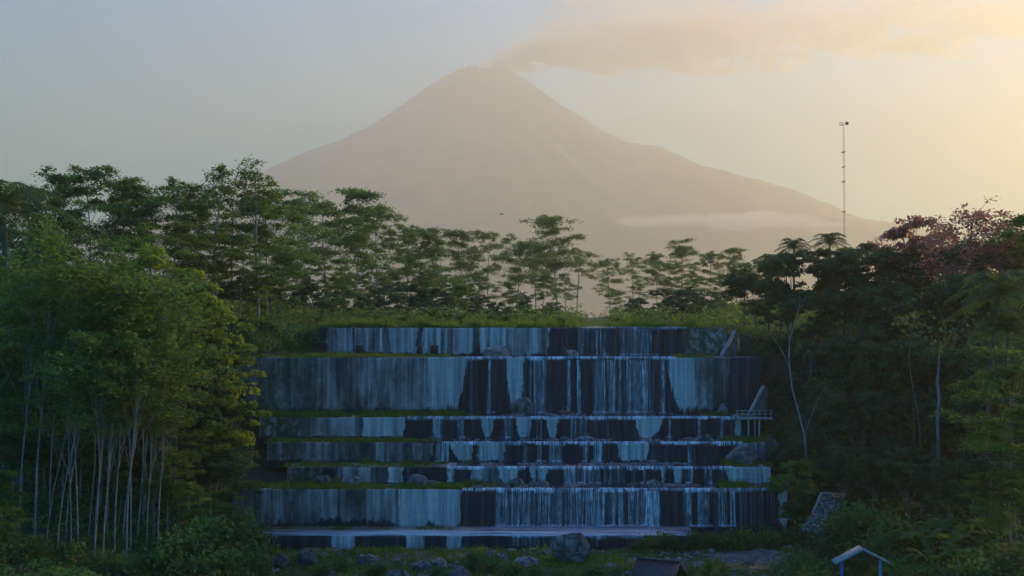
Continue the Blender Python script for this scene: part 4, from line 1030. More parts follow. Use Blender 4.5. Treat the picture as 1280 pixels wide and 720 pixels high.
for (pa, lab) in (([(1173, 545), (1172, 520), (1174, 500), (1172, 478)], 'short thick pale trunk showing among the dark right bank trees'),
                  ([(1150, 535), (1144, 500), (1140, 478), (1136, 452)], 'thin grey trunk left of the thick pale one on the right bank'),
                  ([(1240, 535), (1234, 510), (1229, 490), (1226, 470)], 'thin grey trunk right of the thick pale one on the right bank')):
    base = Vector(P(pa[0][0], pa[0][1] + 25, 96)); root = empty('bare_tree', base); tb = MB(); thick = .14 if pa[0][0] == 1173 else .05
    pts = [Vector((0, 0, -1))] + [Vector(P(a, b_, 96)) - base for a, b_ in pa] + [Vector(P(pa[-1][0] + 3, pa[-1][1] - 50, 97)) - base]
    tb.tube(pts, [thick * 1.1, thick, thick, thick * .9, thick * .8, .03], 6); tb.build('trunk', M['bark_pale' if thick > .1 else 'bark_grey'], root, smooth=True)
    C = np.array(pts[-1]) + RNG.normal(0, .8, (160, 3)); V, F, A = leaves(C, RNG.normal(0, 1, C.shape), .3, .16, RNG.uniform(0, 1, len(C)))
    mesh_np('crown', V, F, M['leaf_dark'], root, attrs={'tone': A}); tag(root, lab, 'tree')

# bananas, shrubs near the river
row = [put(BAN, i, px, Y, t, 'x', 'banana plant', 'banana plants on the lower right bank') for i, (px, Y, t) in enumerate([
    (1150, 84, 638), (1170, 86, 628), (1186, 83, 640), (1205, 86, 632), (1196, 80, 662), (1222, 82, 655), (1160, 80, 668)])]
label_row(row, '%s from the left of the bright banana plants on the lower right bank')
put(DRA, 0, 884, 80, 684, 'bright spiky plant beside the dark roofed hut', 'plant')
put(DRA, 0, 862, 81, 695, 'smaller spiky plant at the gable of the dark hut', 'plant')
put(DRA, 0, 1088, 80, 695, 'spiky pale plant under the little blue-posted gateway', 'plant')
put(DRA, 0, 902, 82, 697, 'low spiky plant right of the brightest one', 'plant')
row = [put(SHR, i, px, Y, t, 'x', 'shrub', 'shrubs along the apron edge') for i, (px, Y, t) in enumerate([
    (795, 97.2, 676), (812, 97.4, 668), (838, 97.8, 664), (868, 98.0, 662), (892, 98.0, 664), (918, 98.2, 660), (930, 97.6, 668), (960, 98.6, 658), (985, 99.5, 660)])]
label_row(row, '%s from the left of the shrubs growing along the apron edge')
row = [put(SHR, i, px, Y, t, 'x', 'shrub', 'bright shrubs in the riverbed') for i, (px, Y, t) in enumerate([
    (590, 91, 690), (612, 90, 694), (640, 89, 700), (668, 88, 706), (700, 87, 712), (745, 88, 705), (770, 87, 708), (548, 88, 708), (470, 90, 702), (430, 91, 698), (405, 90, 704)])]
label_row(row, '%s from the left of the green shrubs in the riverbed below the dam')
row = [put(SHR, i, px, Y, t, 'x', 'shrub', 'shrubs on the lower right bank') for i, (px, Y, t) in enumerate([
    (1000, 84, 690), (1022, 82, 694), (985, 80, 708), (1050, 90, 640), (1078, 92, 625), (1105, 90, 640), (1128, 86, 665), (1118, 82, 690), (1138, 80, 700), (1165, 78, 705), (1200, 77, 700), (1240, 76, 690), (1268, 76, 680), (1095, 86, 665)])]
label_row(row, '%s from the left of the shrubs around the little gateway on the lower right bank')
row = [put(SHR, i, px, Y, t, 'x', 'shrub', 'shrubs at the foot of the left bank') for i, (px, Y, t) in enumerate([
    (12, 84, 655), (45, 86, 668), (85, 85, 676), (125, 84, 690), (160, 84, 694), (200, 86, 680), (235, 88, 662), (262, 90, 650), (285, 92, 640), (300, 94, 640), (318, 95, 655), (245, 84, 692), (285, 86, 684), (320, 88, 688)])]
label_row(row, '%s from the left of the shrubs at the foot of the left bank')

# unused prototypes away
for o in list(COL.objects):
    if o.type == 'EMPTY' and o.location.y < -400:
        for c in KIDS.get(o.name, []): bpy.data.objects.remove(c)
        bpy.data.objects.remove(o)

# --- undergrowth (a mass nobody could count)
def scatter(n, xr, yr, keep, rmin, rmax, per, leafsize, name, label, mat, flat=.7, sink=.15, seed=1):
    rs = np.random.default_rng(seed); C, N, T = [], [], []
    x = rs.uniform(*xr, n); y = rs.uniform(*yr, n); m = keep(x, y); x = x[m]; y = y[m]; z = H(x, y)
    for i in range(len(x)):
        r = rs.uniform(rmin, rmax); k = int(per * (r / rmax) ** 1.3) + 12
        d = rs.normal(size=(k, 3)); d /= np.linalg.norm(d, axis=1, keepdims=True); d[:, 2] = np.abs(d[:, 2])
        rr = rs.uniform(.4, 1, k) ** .5 * (1 + .3 * np.sin(d[:, 0] * 6 + i) * np.cos(d[:, 1] * 5))
        t0 = rs.uniform(0, 1)
        C.append(np.array([x[i], y[i], z[i] - sink]) + d * (rr * r)[:, None] * np.array([1.1, 1.1, flat])); N.append(d * .7 + rs.normal(0, .5, (k, 3)) + np.array([0, 0, .6])); T.append(np.clip(t0 + rs.normal(0, .15, k), 0, 1))
    V, F, A = leaves(np.concatenate(C), np.concatenate(N), leafsize[0], leafsize[1], np.concatenate(T))
    tag(mesh_np(name, V, F, M[mat], attrs={'tone': A}), label, 'undergrowth', kind='stuff')
scatter(2100, (-60, -18), (74, 128), lambda x, y: (x < np.interp(y, [74, 99, 104, 110, 119, 121, 128], [-21, -21.5, -22.5, -23.5, -25, -18.5, -18])) & (x > -0.43 * y), .5, 1.6, 110, (.3, .17), 'undergrowth', 'dense dark undergrowth covering the left bank', 'leaf_shrub', seed=3)
scatter(2600, (19, 64), (70, 134), lambda x, y: (x > np.interp(y, [70, 90, 99, 119, 121, 134], [12, 21.5, 22.5, 23, 21.5, 20])) & (x < 0.43 * y), .5, 1.6, 110, (.3, .17), 'undergrowth', 'dense dark undergrowth covering the right bank', 'leaf_dark', seed=4)
PATHPTS = [(1060, 99.5), (985, 97.0), (930, 96.0), (885, 94.2), (850, 90.0), (820, 86.0)]
def on_path(x, y):
    m = np.zeros_like(x, bool)
    px = 640 + x / y * 1600
    m |= (((px - 942) / 50) ** 2 + ((y - 94.6) / 2.6) ** 2 + (fbm(x * .8, y * .8, 3, 44) - .5) * 1.6) < 1
    m |= (np.abs(px - np.interp(y, [84, 90, 94.2], [805, 850, 885])) < 9) & (y > 84) & (y < 95)
    return m
scatter(1300, (-22, 24), (78, 98.2), lambda x, y: ~on_path(x, y), .25, .8, 60, (.22, .11), 'undergrowth', 'low green plants and grass tufts over the riverbed', 'grass', .6, seed=5)
scatter(3600, (-90, 60), (132.5, 240), lambda x, y: (np.abs(x) < .42 * y) & ~((x > X(722, 1) * y) & (x < X(765, 1) * y)), .8, 3.0, 110, (.42, .22), 'undergrowth', 'hazy low bushes between the trees behind the dam', 'leaf_flat', 1.05, seed=6)

# grass: blades as thin quads
def blades(n, xf, name, label, hr, seed, w=.03):
    rs = np.random.default_rng(seed); P3 = xf(rs, n); n = len(P3)
    h = rs.uniform(*hr, n) * (0.1 + 2.4 * np.clip(fbm(P3[:, 0] * .8, P3[:, 1] * .8, 4, seed) - .25, 0, 1)); a = rs.uniform(0, 6.28, n)
    d = np.stack([np.cos(a), np.sin(a), 0 * a], -1); ln = rs.normal(0, .25, (n, 2)) * h[:, None]
    tip = P3 + np.stack([ln[:, 0], ln[:, 1], h], -1); b = P3 - np.array([0, 0, .03])
    V = np.stack([b - d * w, b + d * w, tip + d * w * .2, tip - d * w * .2], 1).reshape(-1, 3)
    A = np.repeat(np.clip(.5 * fbm(P3[:, 0] * .4, P3[:, 1] * .4, 3, 2) + rs.uniform(0, .5, n), 0, 1), 4)
    tag(mesh_np(name, V, np.arange(n * 4).reshape(n, 4), M['grass'], attrs={'tone': A}), label, 'grass', kind='stuff')
def ledge_strip(k, pa, pb, y0, y1):
    def f(rs, n):
        Yf = TIERS[k][0]; x = rs.uniform(X(pa, Yf), X(pb, Yf), n); y = Yf + rs.uniform(y0, y1, n)
        px = 640 + x / Yf * 1600; dens = fbm(x * .6, y * .8, 3, k); fade = sstep(pb, pb - 60, px)
        keep = dens + rs.uniform(-.2, .2, n) > .42 + .25 * (1 - fade)
        return np.stack([x, y, np.full(n, ZC[k])], -1)[keep]
    return f
blades(16000, ledge_strip(2, 300, 585, .1, 4.6), 'grass', 'green grass strip along the ledge under the topmost wall', (.15, .45), 11)
blades(4000, ledge_strip(2, 845, 905, .1, 4.6), 'grass', 'grass on the right end of the ledge below the topmost wall', (.15, .45), 18)
blades(20000, ledge_strip(3, 320, 600, .15, 4.6), 'grass', 'green grass along the ledge at the foot of the tallest wall', (.2, .55), 12)
blades(3500, ledge_strip(3, 880, 945, .15, 4.6), 'grass', 'grass at the right end of the ledge under the tallest wall', (.2, .6), 19)
blades(12000, ledge_strip(4, 330, 545, .1, 3.6), 'grass', 'thin green grass on the fourth ledge, left half', (.12, .4), 13)
blades(2500, ledge_strip(4, 905, 970, .1, 3.6), 'grass', 'grass tufts at the right end of the fourth ledge', (.2, .5), 20)
blades(11000, ledge_strip(5, 350, 590, .1, 3.6), 'grass', 'thin green grass on the narrow ledge below the long pale panels', (.12, .4), 14)
blades(3500, ledge_strip(5, 908, 965, .1, 3.6), 'grass', 'grass behind the big grey boulder on the right', (.3, .7), 21)
blades(20000, ledge_strip(6, 280, 640, .15, 3.2), 'grass', 'grassy strip with boulders above the wide lower wall', (.15, .5), 15)
blades(3500, ledge_strip(6, 900, 984, .15, 3.2), 'grass', 'grass at the right end above the wide curtain', (.2, .6), 22)
blades(7000, ledge_strip(7, 330, 600, 2.4, 4.2), 'grass', 'grass along the foot of the wide lower wall', (.1, .35), 16)
def crest_grass(rs, n):
    y = 126.2 + rs.uniform(0, 1, n) ** 1.5 * 12; px = rs.uniform(395, 880, n); x = X(px, 126); keep = ((px < 722) | (px > 770)) & (fbm(x * .4, y * .4, 3, 6) > .35)
    return np.stack([x, y, np.maximum(H(x, y), 19.0)], -1)[keep]
blades(36000, crest_grass, 'grass', 'bright sunlit grass growing along the crest of the dam', (.5, 1.1), 17, .05)
def bank_grass(rs, n):
    y = rs.uniform(120.3, 127, n); x = rs.uniform(-27, -15.5, n); z = H(x, y); keep = z > 16.9
    return np.stack([x, y, z], -1)[keep]
blades(22000, bank_grass, 'grass', 'dark grassy slope beside the left end of the topmost wall', (.2, .5), 23, .04)
def river_grass(rs, n):
    y = rs.uniform(82, 98.5, n); x = rs.uniform(-24, 24, n); keep = ~on_path(x, y) & (fbm(x * .3, y * .3, 3, 8) > .38)
    return np.stack([x, y, H(x, y)], -1)[keep]
blades(30000, river_grass, 'grass', 'uneven green grass between the riverbed boulders', (.15, .5), 24, .035)

# pebbles and broken stone between the boulders
def pebbles(n, xf, name, label, smin, smax, seed):
    rs = np.random.default_rng(seed); P3 = xf(rs, n); n = len(P3)
    base = np.array([[1, 0, 0], [0, 1, 0], [-1, 0, 0], [0, -1, 0], [0, 0, .7], [0, 0, -.5], [.65, .65, .4], [-.65, .6, .35], [-.6, -.65, .4], [.6, -.6, .3]])
    fc = np.array([[0, 6, 4], [6, 1, 4], [1, 7, 4], [7, 2, 4], [2, 8, 4], [8, 3, 4], [3, 9, 4], [9, 0, 4], [0, 1, 6], [1, 2, 7], [2, 3, 8], [3, 0, 9], [1, 0, 5], [2, 1, 5], [3, 2, 5], [0, 3, 5]])
    sz = smin + (smax - smin) * rs.uniform(0, 1, n) ** 2.5
    V = P3[:, None, :] + (base[None] + rs.normal(0, .12, (n, 10, 3))) * sz[:, None, None] * rs.uniform(.6, 1.2, (n, 1, 3))
    F = (fc[None] + (np.arange(n) * 10)[:, None, None]).reshape(-1, 3)
    tag(mesh_np(name, V.reshape(-1, 3), F, M['rock_pale']), label, 'gravel', kind='stuff')
def peb_river(rs, n):
    y = rs.uniform(84, 98.6, n); x = rs.uniform(-22, 20, n); k = fbm(x * .35, y * .5, 3, 77) > .52
    return np.stack([x, y, H(x, y) + .03], -1)[k]
pebbles(3500, peb_river, 'gravel', 'grey pebbles and broken stone strewn over the riverbed', .05, .32, 31)
def peb_ledge(k_, pa, pb, y0, y1):
    def f(rs, n):
        Yf = TIERS[k_][0]; x = rs.uniform(X(pa, Yf), X(pb, Yf), n); y = Yf + rs.uniform(y0, y1, n); k = fbm(x * .5, y * .5, 3, 5 + k_) > .5
        return np.stack([x, y, np.full(n, ZC[k_] + .05)], -1)[k]
    return f
pebbles(900, peb_ledge(5, 600, 905, .3, 2.5), 'gravel', 'small stones washed onto the fifth ledge', .05, .28, 32)
pebbles(600, peb_ledge(4, 560, 900, .5, 3), 'gravel', 'small stones washed onto the fourth ledge', .05, .22, 33)
pebbles(700, peb_ledge(3, 600, 900, .8, 4), 'gravel', 'small stones below the tallest wall', .05, .28, 34)
pebbles(900, peb_ledge(6, 590, 900, .5, 3), 'gravel', 'small stones on the wide sixth ledge', .05, .22, 35)

# dirt track
def strip(name, pts, label):
    V = []; n = len(pts)
    for (px, y, w_) in pts:
        for c in range(7):
            x = X(px, y) + (c / 6 - .5) * w_ * (1 + .35 * math.sin(y * 3.1 + c)) + .3 * math.sin(y * 2.3); V.append((x, y, float(H(x, y)) + .05))
    F = [(i * 7 + c, i * 7 + c + 1, (i + 1) * 7 + c + 1, (i + 1) * 7 + c) for i in range(n - 1) for c in range(6)]
    tag(mesh_np(name, V, F, M['dirt'], smooth=True), label, kind='structure')
strip('path', [(948, 91.0, 1.2), (946, 92, 4.5), (945, 93, 5.8), (943, 94, 6.6), (940, 95, 6.8), (938, 96, 6.4), (940, 97, 5.0), (948, 97.8, 2.0)], 'patch of bare grey dirt below the right end of the dam')
strip('path', [(800, 84, .5), (815, 86, .6), (832, 88, .6), (850, 90, .7), (868, 92, .8), (885, 94, .9), (897, 95.2, .9)], 'narrow footpath climbing from the hut to the bare dirt')

# ------------------------------------------------------------------ footbridge at the right end
br = empty('footbridge', P(943, 540, 114.2)); tag(br, 'small concrete footbridge with thin railing on posts at the right end of the dam', 'footbridge')
bp = lambda px, py, Y: Vector(P(px, py, Y)) - Vector(br.location)
m = MB(); m.box((bp(921, 523, 114.2) + bp(964, 523, 114.2)) / 2, (3.1, 1.4, .16)); m.build('deck', M['conc_trim'], br)
for px in (935.5, 943.5, 949.0):
    m = MB(); m.beam(bp(px, 523, 113.9), bp(px, 551, 113.9), .13 if px != 943.5 else .08); m.build('post', M['rail'], br)
for Yq in (113.55, 114.85):
    m = MB()
    for py in (513, 517.5): m.beam(bp(921, py, Yq), bp(964, py, Yq), .05)
    for px in np.linspace(921, 964, 7): m.beam(bp(px, 523, Yq), bp(px, 513, Yq), .05)
    m.build('railing', M['rail'], br)

# ------------------------------------------------------------------ gabion at lower right
gb = empty('gabion_wall', P(1020, 668, 97)); tag(gb, 'sloping stone gabion framed by pale concrete strips, half hidden by trees', 'gabion')
gp = lambda px, py, Y: Vector(P(px, py, Y)) - Vector(gb.location)
def gab_mat():
    m_, nt, out = newmat('gabion_stones'); g = NT(nt)
    v = nt.nodes.new('ShaderNodeTexVoronoi'); v.feature = 'DISTANCE_TO_EDGE'; v.inputs['Scale'].default_value = 4.6; g.l(g.obj(), v.inputs['Vector'])
    v2 = nt.nodes.new('ShaderNodeTexVoronoi'); v2.inputs['Scale'].default_value = 4.6; g.l(g.obj(), v2.inputs['Vector'])
    sp = g.n('ShaderNodeSeparateColor'); g.l(v2.outputs['Color'], sp.inputs[0])
    stone = g.mix(sp.outputs[0], (0.10, 0.10, 0.11), (0.42, 0.42, 0.44))
    col = g.mix(g.ramp(v.outputs['Distance'], [(0.05, 0.0), (0.14, 1.0)]), (0.02, 0.02, 0.02), stone)
    p = g.n('ShaderNodeBsdfPrincipled'); g.l(col, p.inputs['Base Color']); p.inputs['Roughness'].default_value = .9
    b = g.n('ShaderNodeBump'); b.inputs['Distance'].default_value = .1; g.l(v.outputs['Distance'], b.inputs['Height']); g.l(b.outputs[0], p.inputs['Normal'])
    g.l(p.outputs[0], out.inputs['Surface']); return m_
M['gabion'] = gab_mat()
def slab(pts, thick, name, mat):
    m = MB(); d = Vector((0.1, thick, -.1)); V = [gp(*p) for p in pts]
    m.add(V + [v + d for v in V], [(0, 1, 2, 3), (7, 6, 5, 4), (0, 4, 5, 1), (1, 5, 6, 2), (2, 6, 7, 3), (3, 7, 4, 0)]); m.build(name, mat, gb)
slab([(1027, 617, 99.5), (1016, 642, 98), (1050, 650, 98), (1058, 620, 99.5)], 1.2, 'stone_panel', M['gabion'])
slab([(1016, 643, 97.9), (1004, 664, 96.6), (1052, 668, 96.6), (1054, 652, 97.9)], 1.2, 'stone_panel', M['gabion'])
for a, c in (((1027, 616, 99.3), (1016, 642, 97.8)), ((1016, 642, 97.75), (1042, 648, 97.75)), ((1032, 646, 97.6), (1021, 668, 96.3)), ((1027, 616, 99.25), (1056, 618, 99.25)), ((1014, 664, 96.35), (1052, 666, 96.35))):
    m = MB(); m.beam(gp(*a), gp(*c), .16, .12); m.build('edge_strip', M['conc_trim'], gb)

# ------------------------------------------------------------------ hut with dark roof
hz = float(H(X(820, 80), 80)); hut = empty('hut', (X(822, 80), 80, hz), R(-28)); tag(hut, 'small hut with a dark gabled roof at the lower edge of the photo', 'hut')
ridge_z = Z(700, 80) - hz; eave = ridge_z - 1.05; L_, W_ = 2.9, 2.4
m = MB()
for s_ in (-1, 1):
    V = [(-L_ / 2, 0, ridge_z), (L_ / 2, 0, ridge_z), (L_ / 2, s_ * W_ / 2, eave), (-L_ / 2, s_ * W_ / 2, eave)]
    V2 = [(x, y, z - .06) for x, y, z in V]; m.add(V + V2, [(0, 1, 2, 3), (7, 6, 5, 4), (0, 4, 5, 1), (1, 5, 6, 2), (2, 6, 7, 3), (3, 7, 4, 0)])
for q in range(12):
    for s_ in (-1, 1):
        x = -L_ / 2 + .12 + q * (L_ - .24) / 11; m.beam((x, s_ * .03, ridge_z + .015), (x, s_ * W_ / 2, eave + .015), .04, .03)
m.beam((-L_ / 2, 0, ridge_z + .03), (L_ / 2, 0, ridge_z + .03), .18, .06)
m.build('roof', M['roof_dark'], hut)
m = MB()
for y in (-W_ / 2 + .25, W_ / 2 - .25):
    m.box((0, y, (eave - .3) / 2), (L_ - .5, .08, eave + .1))
m.box((-L_ / 2 + .3, 0, (eave - .2) / 2), (.08, W_ - .6, eave + .2)); m.build('wall', M['wood_dark'], hut)
for x in (-L_ / 2 + .2, L_ / 2 - .2):
    for y in (-W_ / 2 + .15, W_ / 2 - .15):
        m = MB(); m.box((x, y, eave / 2 - .15), (.12, .12, eave + .4)); m.build('post', M['wood_dark'], hut)

# ------------------------------------------------------------------ little gateway with blue posts
sy = 78.0; sz = float(H(X(1074, sy), sy)); gw = empty('gateway', (X(1074, sy), sy, sz)); tag(gw, 'little roofed gateway with pale blue gable roof and bright blue post', 'gateway')
apex = Z(683.5, sy) - sz; ev = Z(701.5, sy) - sz; hw = 34 * sy / 1600
m = MB()
for s_ in (-1, 1):
    V = [(0, -.55, apex), (s_ * hw, -.55, ev), (s_ * hw, .55, ev), (0, .55, apex)]
    V2 = [(x, y, z - .13) for x, y, z in V]; m.add(V + V2, [(0, 1, 2, 3), (7, 6, 5, 4), (0, 4, 5, 1), (1, 5, 6, 2), (2, 6, 7, 3), (3, 7, 4, 0)])
m.build('roof', M['roof_pale'], gw)
for s_, mt in ((-1, 'paint_blue'), (1, 'paint_teal')):
    m = MB(); zz = apex - (apex - ev) * (24 / 34) - .1; m.box((s_ * 24 * sy / 1600, 0, zz / 2 - .2), (.17, .17, zz + .4)); m.build('post', M[mt], gw, bevel=.01)
m = MB(); m.box((0, 0, ev + .12), (2 * 24 * sy / 1600, .1, .12)); m.box((0, 0, (ev + .18 + apex - .14) / 2), (.1, .1, apex - .14 - ev - .18)); m.build('tie_beam', M['wood_dark'], gw)

# ------------------------------------------------------------------ radio mast
my = 420.0; ms = my / 1600; mzb = float(H(X(1056, my), my)); mast = empty('radio_mast', (X(1056, my), my, mzb)); tag(mast, 'tall thin lattice radio mast rising above the palms on the right', 'radio mast')
mh = Z(154, my) - mzb; rr = .3
corner = [(rr * math.cos(a), rr * math.sin(a)) for a in (.4, .4 + 2.094, .4 + 4.189)]
nseg = 44; colr = 0
for sct in range(4):
    m = MB(); z0 = mh * sct / 4; z1 = mh * (sct + 1) / 4
    for c in corner: m.tube([(c[0], c[1], z0), (c[0], c[1], z1)], .028, 4)
    for i in range(11):
        za = z0 + (z1 - z0) * i / 11; zb_ = z0 + (z1 - z0) * (i + 1) / 11
        for q in range(3):
            a, b_ = corner[q], corner[(q + 1) % 3]
            if i % 2: a, b_ = b_, a
            m.tube([(a[0], a[1], za), (b_[0], b_[1], zb_)], .012, 4); m.tube([(a[0], a[1], zb_), (b_[0], b_[1], zb_)], .012, 4)
    m.build('mast_section', M['metal'], mast)
for py in (190.5, 209, 227.5, 265):
    m = MB(); z = Z(py, my) - mzb; m.box((-.35, 0, z), (1.0 if py != 209 else .6, .4, .25)); m.box((.2, 0, z + .25), (.4, .4, .3)); m.build('antenna', M['dark_metal_and_hole'], mast)
m = MB(); m.box((-.9, 0, mh + .1), (1.0, .3, .2)); m.box((-.7, 0, mh - .6), (1.4, .3, .25)); m.build('antenna', M['dark_metal_and_hole'], mast)
m = MB(); m.tube([(1.0, -.35, mh - .1), (1.0, .15, mh - .1)], [.6, .5], 8); m.tube([(.4, 0, mh - .1), (1.0, 0, mh - .1)], .08, 4); m.build('dish', M['dark_metal_and_hole'], mast)
m = MB(); m.tube([(0, 0, mh), (0, 0, mh + 1.2)], .03, 4); m.build('rod', M['metal'], mast)

# ------------------------------------------------------------------ person sitting on the top ledge
def person():
    base = Vector(P(705, 446, 122.6)); base.z = ZC[2]
    root = tag(empty('person', base), 'person in dark clothes sitting beside a flat pale boulder on the top ledge', 'person')
    pts = {'pelvis': (0, 0, .17), 'waist': (0, .02, .34), 'chest': (0, 0, .52), 'neck': (0, -.03, .68), 'head': (0, -.05, .80), 'headtop': (0, -.05, .88)}
    for s_, n_ in ((-1, 'l'), (1, 'r')):
        pts.update({'hip' + n_: (s_ * .10, -.03, .16), 'knee' + n_: (s_ * .15, -.38, .42), 'ank' + n_: (s_ * .13, -.50, .07), 'toe' + n_: (s_ * .14, -.66, .04),
                    'sh' + n_: (s_ * .18, 0, .60), 'elb' + n_: (s_ * .25, -.16, .40), 'wr' + n_: (s_ * .16, -.36, .44), 'hand' + n_: (s_ * .12, -.42, .43)})
    E = [('pelvis', 'waist'), ('waist', 'chest'), ('chest', 'neck'), ('neck', 'head'), ('head', 'headtop')]
    for n_ in 'lr': E += [('pelvis', 'hip' + n_), ('hip' + n_, 'knee' + n_), ('knee' + n_, 'ank' + n_), ('ank' + n_, 'toe' + n_), ('chest', 'sh' + n_), ('sh' + n_, 'elb' + n_), ('elb' + n_, 'wr' + n_), ('wr' + n_, 'hand' + n_)]
    rad = {'pelvis': .13, 'waist': .13, 'chest': .15, 'neck': .055, 'head': .10, 'headtop': .07, 'hip': .09, 'knee': .065, 'ank': .045, 'toe': .035, 'sh': .06, 'elb': .042, 'wr': .03, 'hand': .04}
    ks = list(pts); me = bpy.data.meshes.new('body'); me.from_pydata([pts[k] for k in ks], [(ks.index(a), ks.index(b_)) for a, b_ in E], [])
    me.materials.append(M['cloth_dark']); o = bpy.data.objects.new('body', me); COL.objects.link(o); o.parent = root
    sk = o.modifiers.new('skin', 'SKIN')
    for i, k in enumerate(ks):
        kk = k if k in rad else k[:-1]; me.skin_vertices[0].data[i].radius = (rad[kk], rad[kk])
    me.skin_vertices[0].data[0].use_root = True
    sb = o.modifiers.new('sub', 'SUBSURF'); sb.levels = 1; sb.render_levels = 2
    import bmesh
    bm = bmesh.new(); bmesh.ops.create_uvsphere(bm, u_segments=16, v_segments=10, radius=.095)
    for v in bm.verts:
        v.co.z *= 1.15
        if v.co.y < -.03 and v.co.z < .03: v.co *= .9
    hm = bpy.data.meshes.new('head'); bm.to_mesh(hm); bm.free(); hm.materials.append(M['skin'])
    h_ = bpy.data.objects.new('head', hm); COL.objects.link(h_); h_.parent = root; h_.location = (0, -.075, .82)
    bm = bmesh.new(); bmesh.ops.create_uvsphere(bm, u_segments=16, v_segments=10, radius=.115)
    for v in bm.verts:
        if v.co.z < -.02 and v.co.y < 0: v.co *= .6
    hm = bpy.data.meshes.new('hair'); bm.to_mesh(hm); bm.free(); hm.materials.append(M['cloth_dark'])
    h_ = bpy.data.objects.new('hair', hm); COL.objects.link(h_); h_.parent = root; h_.location = (0, -.04, .85)
    root.rotation_euler = (0, 0, R(25))
person()

# ------------------------------------------------------------------ bird
bd = MB(); c = Vector(P(627, 268, 150))
bd.tube([(-.22, 0, 0), (0, 0, .03), (.18, 0, .02), (.27, 0, 0)], [.02, .06, .045, .01], 6)
for s_ in (-1, 1): bd.add([(-.07, 0, .04), (.09, 0, .04), (.03, s_ * .25, .16), (-.08, s_ * .42, .05), (-.07, 0, .025), (.09, 0, .025), (.03, s_ * .25, .145), (-.08, s_ * .42, .04)], [(0, 1, 2, 3), (7, 6, 5, 4), (0, 4, 5, 1), (1, 5, 6, 2), (2, 6, 7, 3), (3, 7, 4, 0)])
bo = bd.build('bird', M['cloth_dark']); bo.location = c; tag(bo, 'tiny dark bird flying in front of the volcano', 'bird')

# ------------------------------------------------------------------ smoke plume (outside the haze box, beyond the summit)
PY_ = 13800.0
ST = [(590, 92, 6), (612, 80, 15), (640, 68, 34), (680, 52, 54), (740, 38, 74), (820, 34, 76), (940, 30, 70), (1100, 22, 72), (1300, 12, 84), (1560, -10, 110)]
sx = [X(s_[0], PY_) for s_ in ST]; szc = [Z(s_[1], PY_) for s_ in ST]; sh = [s_[2] * PY_ / 1600 for s_ in ST]
pl = MB(); ns = 60; xx = np.linspace(sx[0] - 6, sx[-1], ns); V = []
for x in xx:
    zc_ = np.interp(x, sx, szc); hh = np.interp(x, sx, sh) * 1.12 + 4
    for k in range(24):
        a = 2 * math.pi * k / 24; V.append((x, PY_ + math.cos(a) * hh * 1.1, zc_ + math.sin(a) * hh))
F = [(i * 24 + k, (i + 1) * 24 + k, (i + 1) * 24 + (k + 1) % 24, i * 24 + (k + 1) % 24) for i in range(ns - 1) for k in range(24)]
V.append((xx[0], PY_, szc[0])); V.append((xx[-1], PY_, szc[-1])); a0, a1 = len(V) - 2, len(V) - 1
F += [(a0, k, k, (k + 1) % 24) for k in range(0)]
Ft = [(k, (k + 1) % 24, a0) for k in range(24)]; e = (ns - 1) * 24; Ft += [(e + (k + 1) % 24, e + k, a1) for k in range(24)]
me = bpy.data.meshes.new('smoke_plume'); me.from_pydata([tuple(map(float, v)) for v in V], [], F + Ft); me.update()
def outward(me_):
    import bmesh
    bm = bmesh.new(); bm.from_mesh(me_); bmesh.ops.recalc_face_normals(bm, faces=bm.faces); bm.to_mesh(me_); bm.free()
outward(me)
